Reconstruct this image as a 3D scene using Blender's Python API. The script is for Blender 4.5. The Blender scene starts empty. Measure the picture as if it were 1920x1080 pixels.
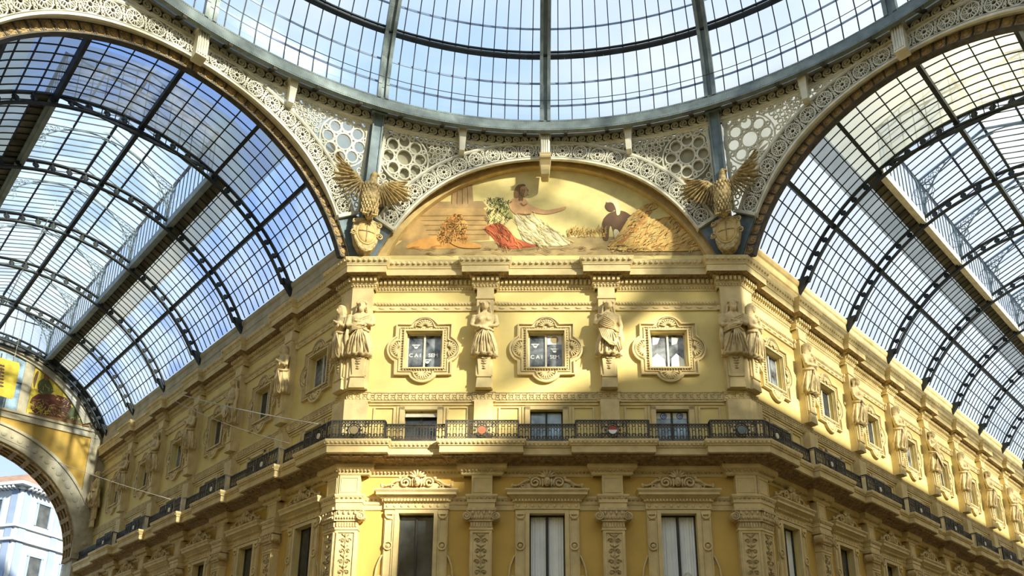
import bpy, bmesh, math, random
from mathutils import Vector, Matrix
from mathutils.geometry import tessellate_polygon
random.seed(7)
PI = math.pi
SC = bpy.context.scene
COL = SC.collection
S2 = math.sqrt(0.5)
T22 = math.tan(PI / 8)

# ------------------------------------------------------------------ camera
F, PPX, PPY = 1493.12, 967.32, 927.17
PITCH, YAW, ROLL = 0.3007, -0.0164, 0.0054
H, D = 7.264, 27.0                       # half face width, distance of the face
OC = Vector((0, D - H * (1 + math.sqrt(2)), 0))   # centre of the octagon
INR = H * (1 + math.sqrt(2))
cam_d = bpy.data.cameras.new('camera'); cam = bpy.data.objects.new('camera', cam_d); COL.objects.link(cam)
cam_d.sensor_width = 36; cam_d.lens = F * 36 / 1920
cam_d.shift_x = (960 - PPX) / 1920; cam_d.shift_y = (PPY - 540) / 1920
cam_d.clip_end = 500
cy, sy, cp, sp, cr, sr = math.cos(YAW), math.sin(YAW), math.cos(PITCH), math.sin(PITCH), math.cos(ROLL), math.sin(ROLL)
r0 = Vector((cy, -sy, 0)); u0 = Vector((-sp * sy, -sp * cy, cp)); fw = Vector((cp * sy, cp * cy, sp))
right = cr * r0 + sr * u0; up = -sr * r0 + cr * u0
m = Matrix((right, up, -fw)).transposed().to_4x4(); m.translation = (-0.66, 0, 1.6)
cam.matrix_world = m
SC.camera = cam

# ------------------------------------------------------------------ light and exposure
SC.view_settings.view_transform = 'Standard'; SC.view_settings.look = 'None'
SC.view_settings.exposure = 0.0; SC.view_settings.gamma = 1.0; SC.view_settings.use_curve_mapping = False
SC.cycles.transparent_max_bounces = 24
SC.cycles.max_bounces = 8; SC.cycles.diffuse_bounces = 3
SC.cycles.sample_clamp_indirect = 6
W = bpy.data.worlds.new('sky'); SC.world = W; W.use_nodes = True
nt = W.node_tree; nt.nodes.clear()
o_ = nt.nodes.new('ShaderNodeOutputWorld'); b_ = nt.nodes.new('ShaderNodeBackground')
tc = nt.nodes.new('ShaderNodeTexCoord'); mp = nt.nodes.new('ShaderNodeMapping'); mp.inputs['Scale'].default_value = (3.0, 3.0, 5.0)
nz = nt.nodes.new('ShaderNodeTexNoise'); nz.inputs['Scale'].default_value = 1.1; nz.inputs['Detail'].default_value = 6
sx = nt.nodes.new('ShaderNodeSeparateXYZ')
ma = nt.nodes.new('ShaderNodeMath'); ma.operation = 'MULTIPLY_ADD'; ma.inputs[1].default_value = 0.22
rp = nt.nodes.new('ShaderNodeValToRGB')
rp.color_ramp.elements[0].position = 0.33; rp.color_ramp.elements[0].color = (0.50, 0.72, 1.0, 1)
rp.color_ramp.elements[1].position = 0.60; rp.color_ramp.elements[1].color = (0.95, 0.99, 1.0, 1)
L = nt.links
L.new(tc.outputs['Generated'], mp.inputs[0]); L.new(mp.outputs[0], nz.inputs['Vector'])
L.new(tc.outputs['Generated'], sx.inputs[0]); L.new(sx.outputs['X'], ma.inputs[0]); L.new(nz.outputs['Fac'], ma.inputs[2])
L.new(ma.outputs[0], rp.inputs[0]); L.new(rp.outputs[0], b_.inputs['Color']); b_.inputs['Strength'].default_value = 1.15
L.new(b_.outputs[0], o_.inputs[0])
sun_d = bpy.data.lights.new('sun', 'SUN'); sun = bpy.data.objects.new('sun', sun_d); COL.objects.link(sun)
SAZ, SEL = math.radians(45), math.radians(23)
sd = Vector((math.sin(SAZ) * math.cos(SEL), -math.cos(SAZ) * math.cos(SEL), math.sin(SEL)))
sun.rotation_euler = sd.to_track_quat('Z', 'Y').to_euler()
sun_d.energy = 11.5; sun_d.angle = math.radians(2.5); sun_d.color = (1.0, 0.93, 0.72)

# ------------------------------------------------------------------ materials
def mat(name, col, rough=0.7, metal=0.0, var=0.12, scale=3.0, bump=0.0, bscale=20.0, col2=None, spec=0.3, kind='noise'):
    M = bpy.data.materials.new(name); M.use_nodes = True
    n = M.node_tree.nodes; l = M.node_tree.links; p = n['Principled BSDF']
    p.inputs['Roughness'].default_value = rough; p.inputs['Metallic'].default_value = metal
    p.inputs['Specular IOR Level'].default_value = spec
    g = n.new('ShaderNodeTexCoord'); t = n.new('ShaderNodeTexNoise'); t.inputs['Scale'].default_value = scale; t.inputs['Detail'].default_value = 5
    l.new(g.outputs['Object'], t.inputs['Vector'])
    r = n.new('ShaderNodeValToRGB'); r.color_ramp.elements[0].position = 0.3; r.color_ramp.elements[1].position = 0.7
    c2 = col2 or tuple(c * (1 - var * 1.6) for c in col)
    r.color_ramp.elements[0].color = (*c2, 1); r.color_ramp.elements[1].color = (*[min(1, c * (1 + var * 0.5)) for c in col], 1)
    l.new(t.outputs['Fac'], r.inputs[0]); l.new(r.outputs[0], p.inputs['Base Color'])
    if bump:
        if kind == 'voronoi':
            b = n.new('ShaderNodeTexVoronoi'); b.inputs['Scale'].default_value = bscale; src = b.outputs['Distance']
        else:
            b = n.new('ShaderNodeTexNoise'); b.inputs['Scale'].default_value = bscale; b.inputs['Detail'].default_value = 4; src = b.outputs['Fac']
        l.new(g.outputs['Object'], b.inputs['Vector'])
        q = n.new('ShaderNodeBump'); q.inputs['Strength'].default_value = bump; q.inputs['Distance'].default_value = 0.05
        l.new(src, q.inputs['Height']); l.new(q.outputs[0], p.inputs['Normal'])
    return M

def glass_mat(name, tint, body, bodyfac, gloss=0.06, scale=0.5, tint2=None):
    """sooty roof glass: clear with patches of translucent grime"""
    M = bpy.data.materials.new(name); M.use_nodes = True
    n = M.node_tree.nodes; l = M.node_tree.links; n.clear()
    out = n.new('ShaderNodeOutputMaterial'); tr = n.new('ShaderNodeBsdfTransparent'); tr.inputs[0].default_value = (*tint, 1)
    tl = n.new('ShaderNodeBsdfTranslucent'); tl.inputs[0].default_value = (*body, 1)
    gl = n.new('ShaderNodeBsdfGlossy'); gl.inputs['Roughness'].default_value = 0.12; gl.inputs[0].default_value = (0.9, 0.95, 1, 1)
    g = n.new('ShaderNodeTexCoord'); t = n.new('ShaderNodeTexNoise'); t.inputs['Scale'].default_value = scale; t.inputs['Detail'].default_value = 3
    l.new(g.outputs['Object'], t.inputs['Vector'])
    r = n.new('ShaderNodeMapRange'); r.inputs[1].default_value = 0.35; r.inputs[2].default_value = 0.7
    r.inputs[3].default_value = bodyfac[0]; r.inputs[4].default_value = bodyfac[1]
    l.new(t.outputs['Fac'], r.inputs[0])
    if tint2:
        t2 = n.new('ShaderNodeTexNoise'); t2.inputs['Scale'].default_value = 0.35; t2.inputs['Detail'].default_value = 2
        l.new(g.outputs['Object'], t2.inputs['Vector'])
        rr = n.new('ShaderNodeValToRGB'); rr.color_ramp.elements[0].position = 0.42; rr.color_ramp.elements[1].position = 0.62
        rr.color_ramp.elements[0].color = (*tint, 1); rr.color_ramp.elements[1].color = (*tint2, 1)
        l.new(t2.outputs['Fac'], rr.inputs[0]); l.new(rr.outputs[0], tr.inputs[0])
    m1 = n.new('ShaderNodeMixShader'); l.new(r.outputs[0], m1.inputs[0]); l.new(tr.outputs[0], m1.inputs[1]); l.new(tl.outputs[0], m1.inputs[2])
    m2 = n.new('ShaderNodeMixShader'); m2.inputs[0].default_value = gloss; l.new(m1.outputs[0], m2.inputs[1]); l.new(gl.outputs[0], m2.inputs[2])
    l.new(m2.outputs[0], out.inputs[0]); return M

M = {}
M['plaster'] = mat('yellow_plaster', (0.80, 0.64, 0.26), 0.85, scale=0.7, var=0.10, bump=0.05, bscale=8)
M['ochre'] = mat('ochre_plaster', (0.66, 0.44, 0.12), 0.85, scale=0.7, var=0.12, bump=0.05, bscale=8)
M['stone'] = mat('cream_stone', (0.74, 0.59, 0.31), 0.8, scale=2.0, var=0.14, bump=0.15, bscale=14)
M['relief'] = mat('carved_stone', (0.66, 0.51, 0.27), 0.8, scale=6.0, var=0.30, bump=1.0, bscale=11, kind='voronoi')
M['statue'] = mat('statue_stone', (0.72, 0.56, 0.30), 0.75, scale=5.0, var=0.22, bump=0.3, bscale=18)
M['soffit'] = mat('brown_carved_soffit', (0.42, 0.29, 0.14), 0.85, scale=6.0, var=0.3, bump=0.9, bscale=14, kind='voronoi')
M['iron'] = mat('wrought_iron', (0.10, 0.09, 0.075), 0.6, 0.2, scale=5, var=0.3)
M['roofiron'] = mat('roof_iron', (0.045, 0.055, 0.06), 0.6, 0.2, scale=2, var=0.3)
M['steel'] = mat('grey_steel', (0.22, 0.27, 0.28), 0.55, 0.2, scale=3, var=0.2, bump=0.3, bscale=30)
M['postgrey'] = mat('blue_grey_iron', (0.20, 0.26, 0.30), 0.55, 0.2, scale=3, var=0.2)
M['lace'] = mat('pale_painted_iron', (0.86, 0.83, 0.70), 0.6, 0.0, scale=3, var=0.15)
M['lacedark'] = mat('brown_grey_backing', (0.16, 0.145, 0.11), 0.8, scale=3, var=0.3)
M['backing'] = mat('pale_backing_panel', (0.50, 0.47, 0.34), 0.7, scale=1.5, var=0.2)
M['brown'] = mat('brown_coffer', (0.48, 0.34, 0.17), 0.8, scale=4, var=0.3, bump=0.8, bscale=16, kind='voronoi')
M['gold'] = mat('gilded_stone', (0.64, 0.48, 0.23), 0.6, 0.1, scale=7, var=0.35, bump=0.5, bscale=22)
M['rim'] = mat('ochre_rim', (0.72, 0.52, 0.22), 0.7, scale=3, var=0.15)
M['greywalk'] = mat('grey_roof_sheet', (0.20, 0.19, 0.16), 0.8, scale=1.5, var=0.4)
M['beamblue'] = mat('blue_grey_board', (0.38, 0.46, 0.50), 0.7, scale=2, var=0.2)
M['marble'] = mat('pale_marble_floor', (0.22, 0.17, 0.11), 0.4, scale=0.4, var=0.2)
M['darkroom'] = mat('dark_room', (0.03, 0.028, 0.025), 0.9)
M['winpane'] = mat('window_glass', (0.07, 0.08, 0.09), 0.08, 0.0, scale=1.2, var=0.5, spec=0.9)
M['winblue'] = mat('blue_painted_reflection_glass', (0.34, 0.50, 0.66), 0.12, 0.0, scale=1.6, var=0.5, spec=0.8)  # blue reflection put into the pane's base colour
M['wingrey'] = mat('grey_painted_reflection_glass', (0.26, 0.28, 0.31), 0.12, 0.0, scale=2.5, var=0.7, spec=0.8)  # grey reflection painted as the pane's own colour
M['curtain'] = mat('white_curtain', (0.93, 0.96, 0.98), 0.85, scale=1.5, var=0.06)
M['frame'] = mat('cream_window_frame', (0.75, 0.70, 0.58), 0.6)
M['darkframe'] = mat('dark_window_frame', (0.06, 0.055, 0.05), 0.6)
M['white'] = mat('white_sticker', (0.85, 0.86, 0.86), 0.6, var=0.02)
M['tan'] = mat('tan_disc', (0.45, 0.36, 0.2), 0.7, var=0.05)
M['red'] = mat('red_enamel', (0.45, 0.07, 0.05), 0.5)
M['orange'] = mat('rust_enamel', (0.45, 0.17, 0.09), 0.5)
M['blue'] = mat('blue_ink', (0.12, 0.22, 0.6), 0.6)
M['cable'] = mat('steel_wire', (0.55, 0.52, 0.45), 0.5, 0.3)
M['mustard'] = mat('mustard_plaster', (0.62, 0.40, 0.09), 0.85, scale=0.8, var=0.2)
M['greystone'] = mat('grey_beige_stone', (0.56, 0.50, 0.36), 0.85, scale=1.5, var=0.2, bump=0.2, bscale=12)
M['palazzo'] = mat('white_render', (0.50, 0.55, 0.60), 0.85, scale=1.0, var=0.05)
M['palazzoblue'] = mat('pale_blue_render', (0.26, 0.34, 0.52), 0.85, scale=1.0, var=0.08)
M['roof'] = mat('roof_tile', (0.35, 0.22, 0.17), 0.85, scale=3, var=0.3)
M['glass'] = glass_mat('vault_glass', (0.90, 0.95, 1.0), (0.80, 0.85, 0.92), (0.04, 0.40))
M['glassleft'] = glass_mat('sky_patch_painted_vault_glass', (0.88, 0.94, 1.0), (0.70, 0.78, 0.92), (0.04, 0.35), tint2=(0.48, 0.62, 0.96))  # blue patches paint sky reflections into the glass tint
M['glassmix'] = glass_mat('mottled_blue_grey_glass', (0.40, 0.48, 0.70), (0.30, 0.32, 0.33), (0.25, 0.75), tint2=(0.50, 0.53, 0.48), scale=0.9)
M['glassdome'] = glass_mat('dome_glass', (0.93, 0.97, 1.0), (0.85, 0.92, 1.0), (0.10, 0.30), scale=0.3)
M['glassblue'] = glass_mat('sky_blue_painted_glass', (0.42, 0.55, 0.90), (0.35, 0.42, 0.55), (0.15, 0.6), scale=0.8)  # blue of the sky painted as a tint of the panes
M['glassgrey'] = glass_mat('grimy_grey_glass', (0.55, 0.58, 0.58), (0.34, 0.34, 0.30), (0.55, 0.95), scale=0.6)
M['glasscream'] = glass_mat('cream_grimy_glass', (0.85, 0.82, 0.72), (0.75, 0.70, 0.50), (0.30, 0.85), scale=0.6)

for k_, c_ in {'ground': (0.45, 0.33, 0.15), 'temple': (0.52, 0.33, 0.13), 'temple2': (0.46, 0.3, 0.14), 'orange': (0.72, 0.36, 0.1), 'dorange': (0.6, 0.27, 0.07), 'red': (0.6, 0.14, 0.06), 'green': (0.42, 0.38, 0.13), 'white': (0.78, 0.7, 0.45), 'skin': (0.72, 0.42, 0.2), 'brown': (0.28, 0.15, 0.06), 'dark': (0.16, 0.09, 0.05), 'straw': (0.72, 0.45, 0.14), 'maroon': (0.16, 0.05, 0.03), 'dgreen': (0.14, 0.15, 0.05), 'sky': (0.8, 0.66, 0.28), 'goldf': (0.75, 0.58, 0.07)}.items():
    M['p_' + k_] = mat('painted_' + k_, c_, 0.75, scale=2.0, var=0.10 if k_ == 'sky' else 0.22)

# ------------------------------------------------------------------ mesh helpers
class MB:
    def __init__(s): s.v = []; s.f = []
    def add(s, vs, fs):
        o = len(s.v); s.v.extend([tuple(v) for v in vs]); s.f.extend([tuple(i + o for i in f) for f in fs]); return s
    def box(s, x0, x1, y0, y1, z0, z1):
        vs = [(x, y, z) for z in (z0, z1) for y in (y0, y1) for x in (x0, x1)]
        return s.add(vs, [(0, 2, 3, 1), (4, 5, 7, 6), (0, 1, 5, 4), (2, 6, 7, 3), (0, 4, 6, 2), (1, 3, 7, 5)])
    def frustum(s, x0, x1, y0, y1, z0, X0, X1, Y0, Y1, z1):
        vs = [(x0, y0, z0), (x1, y0, z0), (x0, y1, z0), (x1, y1, z0), (X0, Y0, z1), (X1, Y0, z1), (X0, Y1, z1), (X1, Y1, z1)]
        return s.add(vs, [(0, 2, 3, 1), (4, 5, 7, 6), (0, 1, 5, 4), (2, 6, 7, 3), (0, 4, 6, 2), (1, 3, 7, 5)])
    def bar(s, a, b, w, h, upv=(0, 0, 1)):
        a = Vector(a); b = Vector(b); d = (b - a)
        if d.length < 1e-6: return s
        d.normalize(); u = Vector(upv); sd_ = d.cross(u)
        if sd_.length < 1e-4: sd_ = d.cross(Vector((1, 0, 0)))
        sd_.normalize(); u = sd_.cross(d); sd_ *= w / 2; u *= h / 2
        vs = [p + i * sd_ + j * u for p in (a, b) for i in (-1, 1) for j in (-1, 1)]
        return s.add(vs, [(0, 1, 3, 2), (4, 6, 7, 5), (0, 4, 5, 1), (2, 3, 7, 6), (0, 2, 6, 4), (1, 5, 7, 3)])
    def tube(s, pts, r, n=6, close=False):
        pts = [Vector(p) for p in pts]; N = len(pts); rs = r if isinstance(r, (list, tuple)) else [r] * N
        rings = []; ref = Vector((0, 0, 1))
        for i, p in enumerate(pts):
            a = pts[(i - 1) % N] if (close or i > 0) else p; b = pts[(i + 1) % N] if (close or i < N - 1) else p
            t = (b - a); t = t.normalized() if t.length > 1e-9 else Vector((0, 0, 1))
            if abs(t.dot(ref)) > 0.95: ref = Vector((0, 1, 0)) if abs(t.y) < 0.9 else Vector((1, 0, 0))
            x = t.cross(ref).normalized(); y = x.cross(t)
            rings.append([p + rs[i] * (math.cos(2 * PI * k / n) * x + math.sin(2 * PI * k / n) * y) for k in range(n)])
        vs = [v for R in rings for v in R]; fs = []
        for i in range(N if close else N - 1):
            j = (i + 1) % N
            for k in range(n): fs.append((i * n + k, i * n + (k + 1) % n, j * n + (k + 1) % n, j * n + k))
        if not close: fs.append(tuple(range(n))[::-1]); fs.append(tuple((N - 1) * n + k for k in range(n)))
        return s.add(vs, fs)
    def ell(s, c, r, n=8, m=6, rot=None):
        vs = []; c = Vector(c)
        for j in range(1, m):
            a = PI * j / m
            for i in range(n):
                b = 2 * PI * i / n; q = Vector((r[0] * math.sin(a) * math.cos(b), r[1] * math.sin(a) * math.sin(b), r[2] * math.cos(a)))
                if rot: q = rot @ q
                vs.append(c + q)
        t = Vector((0, 0, r[2])); t = rot @ t if rot else t
        vs += [c + t, c - t]; fs = []
        for j in range(m - 2):
            for i in range(n): fs.append((j * n + i, (j + 1) * n + i, (j + 1) * n + (i + 1) % n, j * n + (i + 1) % n))
        T = (m - 1) * n
        for i in range(n): fs.append((T, i, (i + 1) % n)); fs.append((T + 1, (m - 2) * n + (i + 1) % n, (m - 2) * n + i))
        return s.add(vs, fs)
    def loft(s, rings, cap=True):
        n = len(rings[0]); vs = [v for R in rings for v in R]; fs = []
        for i in range(len(rings) - 1):
            for k in range(n): fs.append((i * n + k, i * n + (k + 1) % n, (i + 1) * n + (k + 1) % n, (i + 1) * n + k))
        if cap: fs.append(tuple(range(n))[::-1]); fs.append(tuple((len(rings) - 1) * n + k for k in range(n)))
        return s.add(vs, fs)
    def ribbon(s, pts, w, y0, y1, close=False, fn=None):
        """flat band of width w along 2-D points (x,z), from depth y0 (front) to y1; fn maps (x,y,z)"""
        N = len(pts); A = []; B = []
        for i, (x, z) in enumerate(pts):
            a = pts[(i - 1) % N] if (close or i > 0) else pts[i]; b = pts[(i + 1) % N] if (close or i < N - 1) else pts[i]
            dx, dz = b[0] - a[0], b[1] - a[1]; l = math.hypot(dx, dz) or 1; nx, nz_ = -dz / l * w / 2, dx / l * w / 2
            A.append((x + nx, z + nz_)); B.append((x - nx, z - nz_))
        vs = []
        for (ax, az), (bx, bz) in zip(A, B): vs += [(ax, y0, az), (bx, y0, bz), (bx, y1, bz), (ax, y1, az)]
        if fn: vs = [fn(*v) for v in vs]
        fs = []
        for i in range(N if close else N - 1):
            j = (i + 1) % N
            for k in range(4): fs.append((i * 4 + k, j * 4 + k, j * 4 + (k + 1) % 4, i * 4 + (k + 1) % 4))
        if not close: fs += [(0, 1, 2, 3), tuple((N - 1) * 4 + k for k in (3, 2, 1, 0))]
        return s.add(vs, fs)
    def plate(s, outer, holes, y0, y1, fn=None, back=False):
        """polygon (x,z) with holes, front at y0, sides to y1"""
        loops = [outer] + list(holes); tri = tessellate_polygon([[Vector((x, z, 0)) for x, z in lp] for lp in loops])
        flat = [p for lp in loops for p in lp]; n = len(flat)
        vs = [(x, y0, z) for x, z in flat] + [(x, y1, z) for x, z in flat]
        if fn: vs = [fn(*v) for v in vs]
        fs = [tuple(t) for t in tri]
        if back: fs += [tuple(i + n for i in t[::-1]) for t in tri]
        o = 0
        for lp in loops:
            k = len(lp)
            for i in range(k): fs.append((o + i, o + (i + 1) % k, n + o + (i + 1) % k, n + o + i))
            o += k
        return s.add(vs, fs)
    def obj(s, name, mt, parent=None, loc=None, rotz=0.0, smooth=False, fix=True):
        me = bpy.data.meshes.new(name); me.from_pydata(s.v, [], s.f)
        if fix:
            bm = bmesh.new(); bm.from_mesh(me); bmesh.ops.recalc_face_normals(bm, faces=bm.faces); bm.to_mesh(me); bm.free()
        me.materials.append(mt if not isinstance(mt, str) else M[mt])
        if smooth:
            for p in me.polygons: p.use_smooth = True
        me.update(); o = bpy.data.objects.new(name, me); COL.objects.link(o)
        if parent: o.parent = parent
        if loc is not None: o.location = loc; o.rotation_euler.z = rotz
        return o

def thing(name, label, cat, loc=(0, 0, 0), rotz=0.0, group=None):
    o = bpy.data.objects.new(name, None); o.empty_display_size = 0.3; COL.objects.link(o)
    o.location = loc; o.rotation_euler.z = rotz; o['label'] = label; o['category'] = cat
    if group: o['group'] = group
    return o
def tag(o, label, cat, group=None):
    o['label'] = label; o['category'] = cat
    if group: o['group'] = group
    return o
def struct(o, label=None, cat=None):
    o['kind'] = 'structure'
    if label: o['label'] = label; o['category'] = cat
    return o
def dup(root, loc, rotz, label, group=None):
    r = root.copy(); COL.objects.link(r); r.location = loc; r.rotation_euler.z = rotz; r['label'] = label
    if group: r['group'] = group
    for ch in list(root.children):
        c = ch.copy(); COL.objects.link(c); c.parent = r
        for g in list(ch.children): d = g.copy(); COL.objects.link(d); d.parent = c
    return r
def arc(cx, cz, r, a0, a1, n): return [(cx + r * math.cos(a0 + (a1 - a0) * i / n), cz + r * math.sin(a0 + (a1 - a0) * i / n)) for i in range(n + 1)]
def circ(cx, cz, r, n): return [(cx + r * math.cos(2 * PI * i / n), cz + r * math.sin(2 * PI * i / n)) for i in range(n)]
def spiral(cx, cz, r0, r1, a0, turns, n): return [(cx + (r0 + (r1 - r0) * i / n) * math.cos(a0 + 2 * PI * turns * i / n), cz + (r0 + (r1 - r0) * i / n) * math.sin(a0 + 2 * PI * turns * i / n)) for i in range(n + 1)]

# ------------------------------------------------------------------ wings of the facade
# local frame of a wing: x to the right along the wall, -y towards the viewer, z up
BAY = 4.6217; S0 = 2.4457; PIL0 = S0 + BAY / 2
TL, TR = 28.6, 51.4
WING = {'C': dict(loc=Vector((0, D, 0)), rz=0.0, x0=-H, x1=H, win=[-4.6, 0, 4.6], pil=[-2.3, 2.3], m0=True, m1=True),
        'L': dict(loc=Vector((-H, D, 0)), rz=-PI / 4, x0=-TL, x1=0.0, win=[-(S0 + k * BAY) for k in range(6)], pil=[-(PIL0 + k * BAY) for k in range(5)], m0=False, m1=True),
        'R': dict(loc=Vector((H, D, 0)), rz=PI / 4, x0=0.0, x1=TR, win=[S0 + k * BAY for k in range(11)], pil=[PIL0 + k * BAY for k in range(10)], m0=True, m1=False)}
WNAME = {'C': 'central face', 'L': 'shaded left wing', 'R': 'right wing'}
ORD = ['first', 'second', 'third', 'fourth', 'fifth', 'sixth', 'seventh', 'eighth', 'ninth', 'tenth', 'eleventh', 'twelfth']
def where(w, i, n=None):
    if w == 'C': return (['left of three', 'middle of three', 'right of three'] if n == 3 else ['left of the middle two', 'right of the middle two'])[i]
    return ORD[i] + ' from the corner'
def wpos(w, x, p, z):
    g = WING[w]; c, s = math.cos(g['rz']), math.sin(g['rz'])
    return Vector((g['loc'].x + x * c + p * s, g['loc'].y + x * s - p * c, z))
def polyl(w, dp, j, hw, cw):
    """polyline along a wing at offset dp with jogs of depth j, half width hw, at pilasters (cw: corner jog length)"""
    g = WING[w]; pts = []
    if g['m0']: pts += [(g['x0'] - (dp + j) * T22, dp + j), (g['x0'] + cw + dp, dp + j), (g['x0'] + cw + dp, dp)]
    else: pts += [(g['x0'], dp)]
    for c in sorted(g['pil']): pts += [(c - hw - dp, dp), (c - hw - dp, dp + j), (c + hw + dp, dp + j), (c + hw + dp, dp)]
    if g['m1']: pts += [(g['x1'] - cw - dp, dp), (g['x1'] - cw - dp, dp + j), (g['x1'] + (dp + j) * T22, dp + j)]
    else: pts += [(g['x1'], dp)]
    return pts
def sweep(w, prof, j, hw, cw):
    mb = MB(); rows = [[(x, -p, z) for x, p in polyl(w, dp, j, hw, cw)] for dp, z in prof]; n = len(rows[0])
    vs = [v for r in rows for v in r]; fs = [(a * n + i, a * n + i + 1, (a + 1) * n + i + 1, (a + 1) * n + i) for a in range(len(rows) - 1) for i in range(n - 1)]
    fs.append(tuple(a * n for a in range(len(rows)))); fs.append(tuple(a * n + n - 1 for a in range(len(rows)))[::-1])
    mb.add(vs, fs); return mb
def along(w, dp, j, hw, cw, step, fn):
    """call fn(x, p, ux, uy, length) for evenly spaced stations along every segment that runs with the wall"""
    pts = polyl(w, dp, j, hw, cw)
    for (xa, pa), (xb, pb) in zip(pts, pts[1:]):
        l = abs(xb - xa)
        if l < step * 0.8 or abs(pa - pb) > 1e-6: continue
        k = max(1, round(l / step))
        for i in range(k): fn(xa + (xb - xa) * (i + 0.5) / k, pa, l / k)

# wall openings: half widths and heights
UW = (0.66, 14.92, 16.42); MW = (0.60, 11.5, 13.22); LW = (0.62, 4.6, 9.25)
ZB = 4.0
wn = [0]; tn = [0]
def next_name(k, c): c[0] += 1; return '%s_%d' % (k, c[0])
def wall_mesh(w):
    g = WING[w]; xs = sorted({g['x0'], g['x1']} | {c + s * a for c in g['win'] for s in (-1, 1) for a in (UW[0], MW[0], LW[0])})
    zs = [ZB, LW[1], LW[2], MW[1], MW[2], UW[1], UW[2], 19.2]
    mb = MB()
    for i in range(len(xs) - 1):
        for k in range(len(zs) - 1):
            cx, cz = (xs[i] + xs[i + 1]) / 2, (zs[k] + zs[k + 1]) / 2
            if any(abs(cx - c) < a[0] and a[1] < cz < a[2] for c in g['win'] for a in (UW, MW, LW)): continue
            mb.add([(xs[i], 0, zs[k]), (xs[i + 1], 0, zs[k]), (xs[i + 1], 0, zs[k + 1]), (xs[i], 0, zs[k + 1])], [(0, 1, 2, 3)])
    for c in g['win']:
        for a, z0, z1 in (UW, MW, LW):
            d = 0.55
            mb.add([(c - a, 0, z0), (c + a, 0, z0), (c + a, 0, z1), (c - a, 0, z1), (c - a, d, z0), (c + a, d, z0), (c + a, d, z1), (c - a, d, z1)],
                   [(0, 4, 5, 1), (1, 5, 6, 2), (2, 6, 7, 3), (3, 7, 4, 0)])
    return mb
for w, g in WING.items():
    nm = {'C': 'wall_center', 'L': 'wall_left', 'R': 'wall_right'}[w]
    o = struct(wall_mesh(w).obj(nm, 'plaster', None, g['loc'], g['rz'], fix=False))
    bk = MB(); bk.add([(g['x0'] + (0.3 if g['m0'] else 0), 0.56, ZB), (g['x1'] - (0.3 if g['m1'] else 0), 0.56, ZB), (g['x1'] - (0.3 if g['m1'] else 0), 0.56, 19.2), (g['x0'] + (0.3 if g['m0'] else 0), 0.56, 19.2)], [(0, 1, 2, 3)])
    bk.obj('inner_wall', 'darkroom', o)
    lo = MB(); lo.box(g['x0'], g['x1'], -0.02, 0.3, 0, ZB); lo.obj('ground_storey', 'greystone', o)
    # ochre plaster of the lower storey
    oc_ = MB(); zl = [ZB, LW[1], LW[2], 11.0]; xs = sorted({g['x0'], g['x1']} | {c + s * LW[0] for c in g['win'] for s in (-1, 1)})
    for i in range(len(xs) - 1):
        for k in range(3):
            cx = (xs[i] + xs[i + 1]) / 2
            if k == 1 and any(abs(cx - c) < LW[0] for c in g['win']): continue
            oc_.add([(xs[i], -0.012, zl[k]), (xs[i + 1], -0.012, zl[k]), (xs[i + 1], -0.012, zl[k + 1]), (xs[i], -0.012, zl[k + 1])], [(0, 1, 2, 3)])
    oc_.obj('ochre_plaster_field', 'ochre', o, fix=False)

# mouldings -------------------------------------------------------------
CORN = [(0.0, 18.12), (0.05, 18.16), (0.05, 18.24), (0.12, 18.30), (0.12, 18.56), (0.20, 18.60), (0.46, 18.62), (0.47, 18.60), (0.47, 18.86), (0.50, 18.88), (0.50, 18.92), (0.57, 19.06), (0.60, 19.16), (0.60, 19.20), (0.0, 19.24)]
BALC = [(0.0, 10.58), (0.06, 10.62), (0.10, 10.74), (0.18, 10.80), (0.22, 10.84), (0.22, 10.98), (0.30, 11.04), (0.76, 11.16), (0.76, 11.19), (0.80, 11.19), (0.80, 11.42), (0.84, 11.44), (0.84, 11.48), (0.90, 11.58), (0.90, 11.66), (0.0, 11.70)]
BAND = [(0.0, 17.30), (0.06, 17.30), (0.06, 17.50), (0.09, 17.52), (0.13, 17.60), (0.13, 17.64), (0.0, 17.66)]
GREEK = [(0.0, 13.50), (0.07, 13.52), (0.07, 13.56), (0.05, 13.57), (0.05, 13.86), (0.08, 13.88), (0.08, 13.93), (0.0, 13.95)]
LENT = [(0.0, 9.36), (0.05, 9.38), (0.05, 9.56), (0.08, 9.57), (0.08, 9.70), (0.14, 9.80), (0.14, 9.86), (0.0, 9.90)]
def merge_small(mb, w, dp, j, hw, cw, step, kind, z, r):
    def f(x, p, l):
        if kind == 'egg': mb.ell((x, -p, z), (l * 0.36, r, r * 1.2), 6, 4)
        elif kind == 'dent': mb.box(x - l * 0.28, x + l * 0.28, -p - r, -p, z - r * 0.55, z + r * 0.55)
        elif kind == 'mod': mb.box(x - l * 0.40, x + l * 0.40, -p, -p + 0.42, z - 0.05, z + 0.03)
        elif kind == 'key':
            for (a, b, c_, d_) in ((-.45, .2, .8, .95), (.1, .25, .05, .95), (-.3, .2, .05, .2), (-.4, -.25, .05, .6), (-.35, 0.0, .45, .6), (.25, .5, .05, .2)):
                mb.box(x + a * l, x + b * l, -p - r, -p, z + c_ * 0.26, z + d_ * 0.26)
    along(w, dp, j, hw, cw, step, f)
JH, JC = 0.36, 0.72
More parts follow.
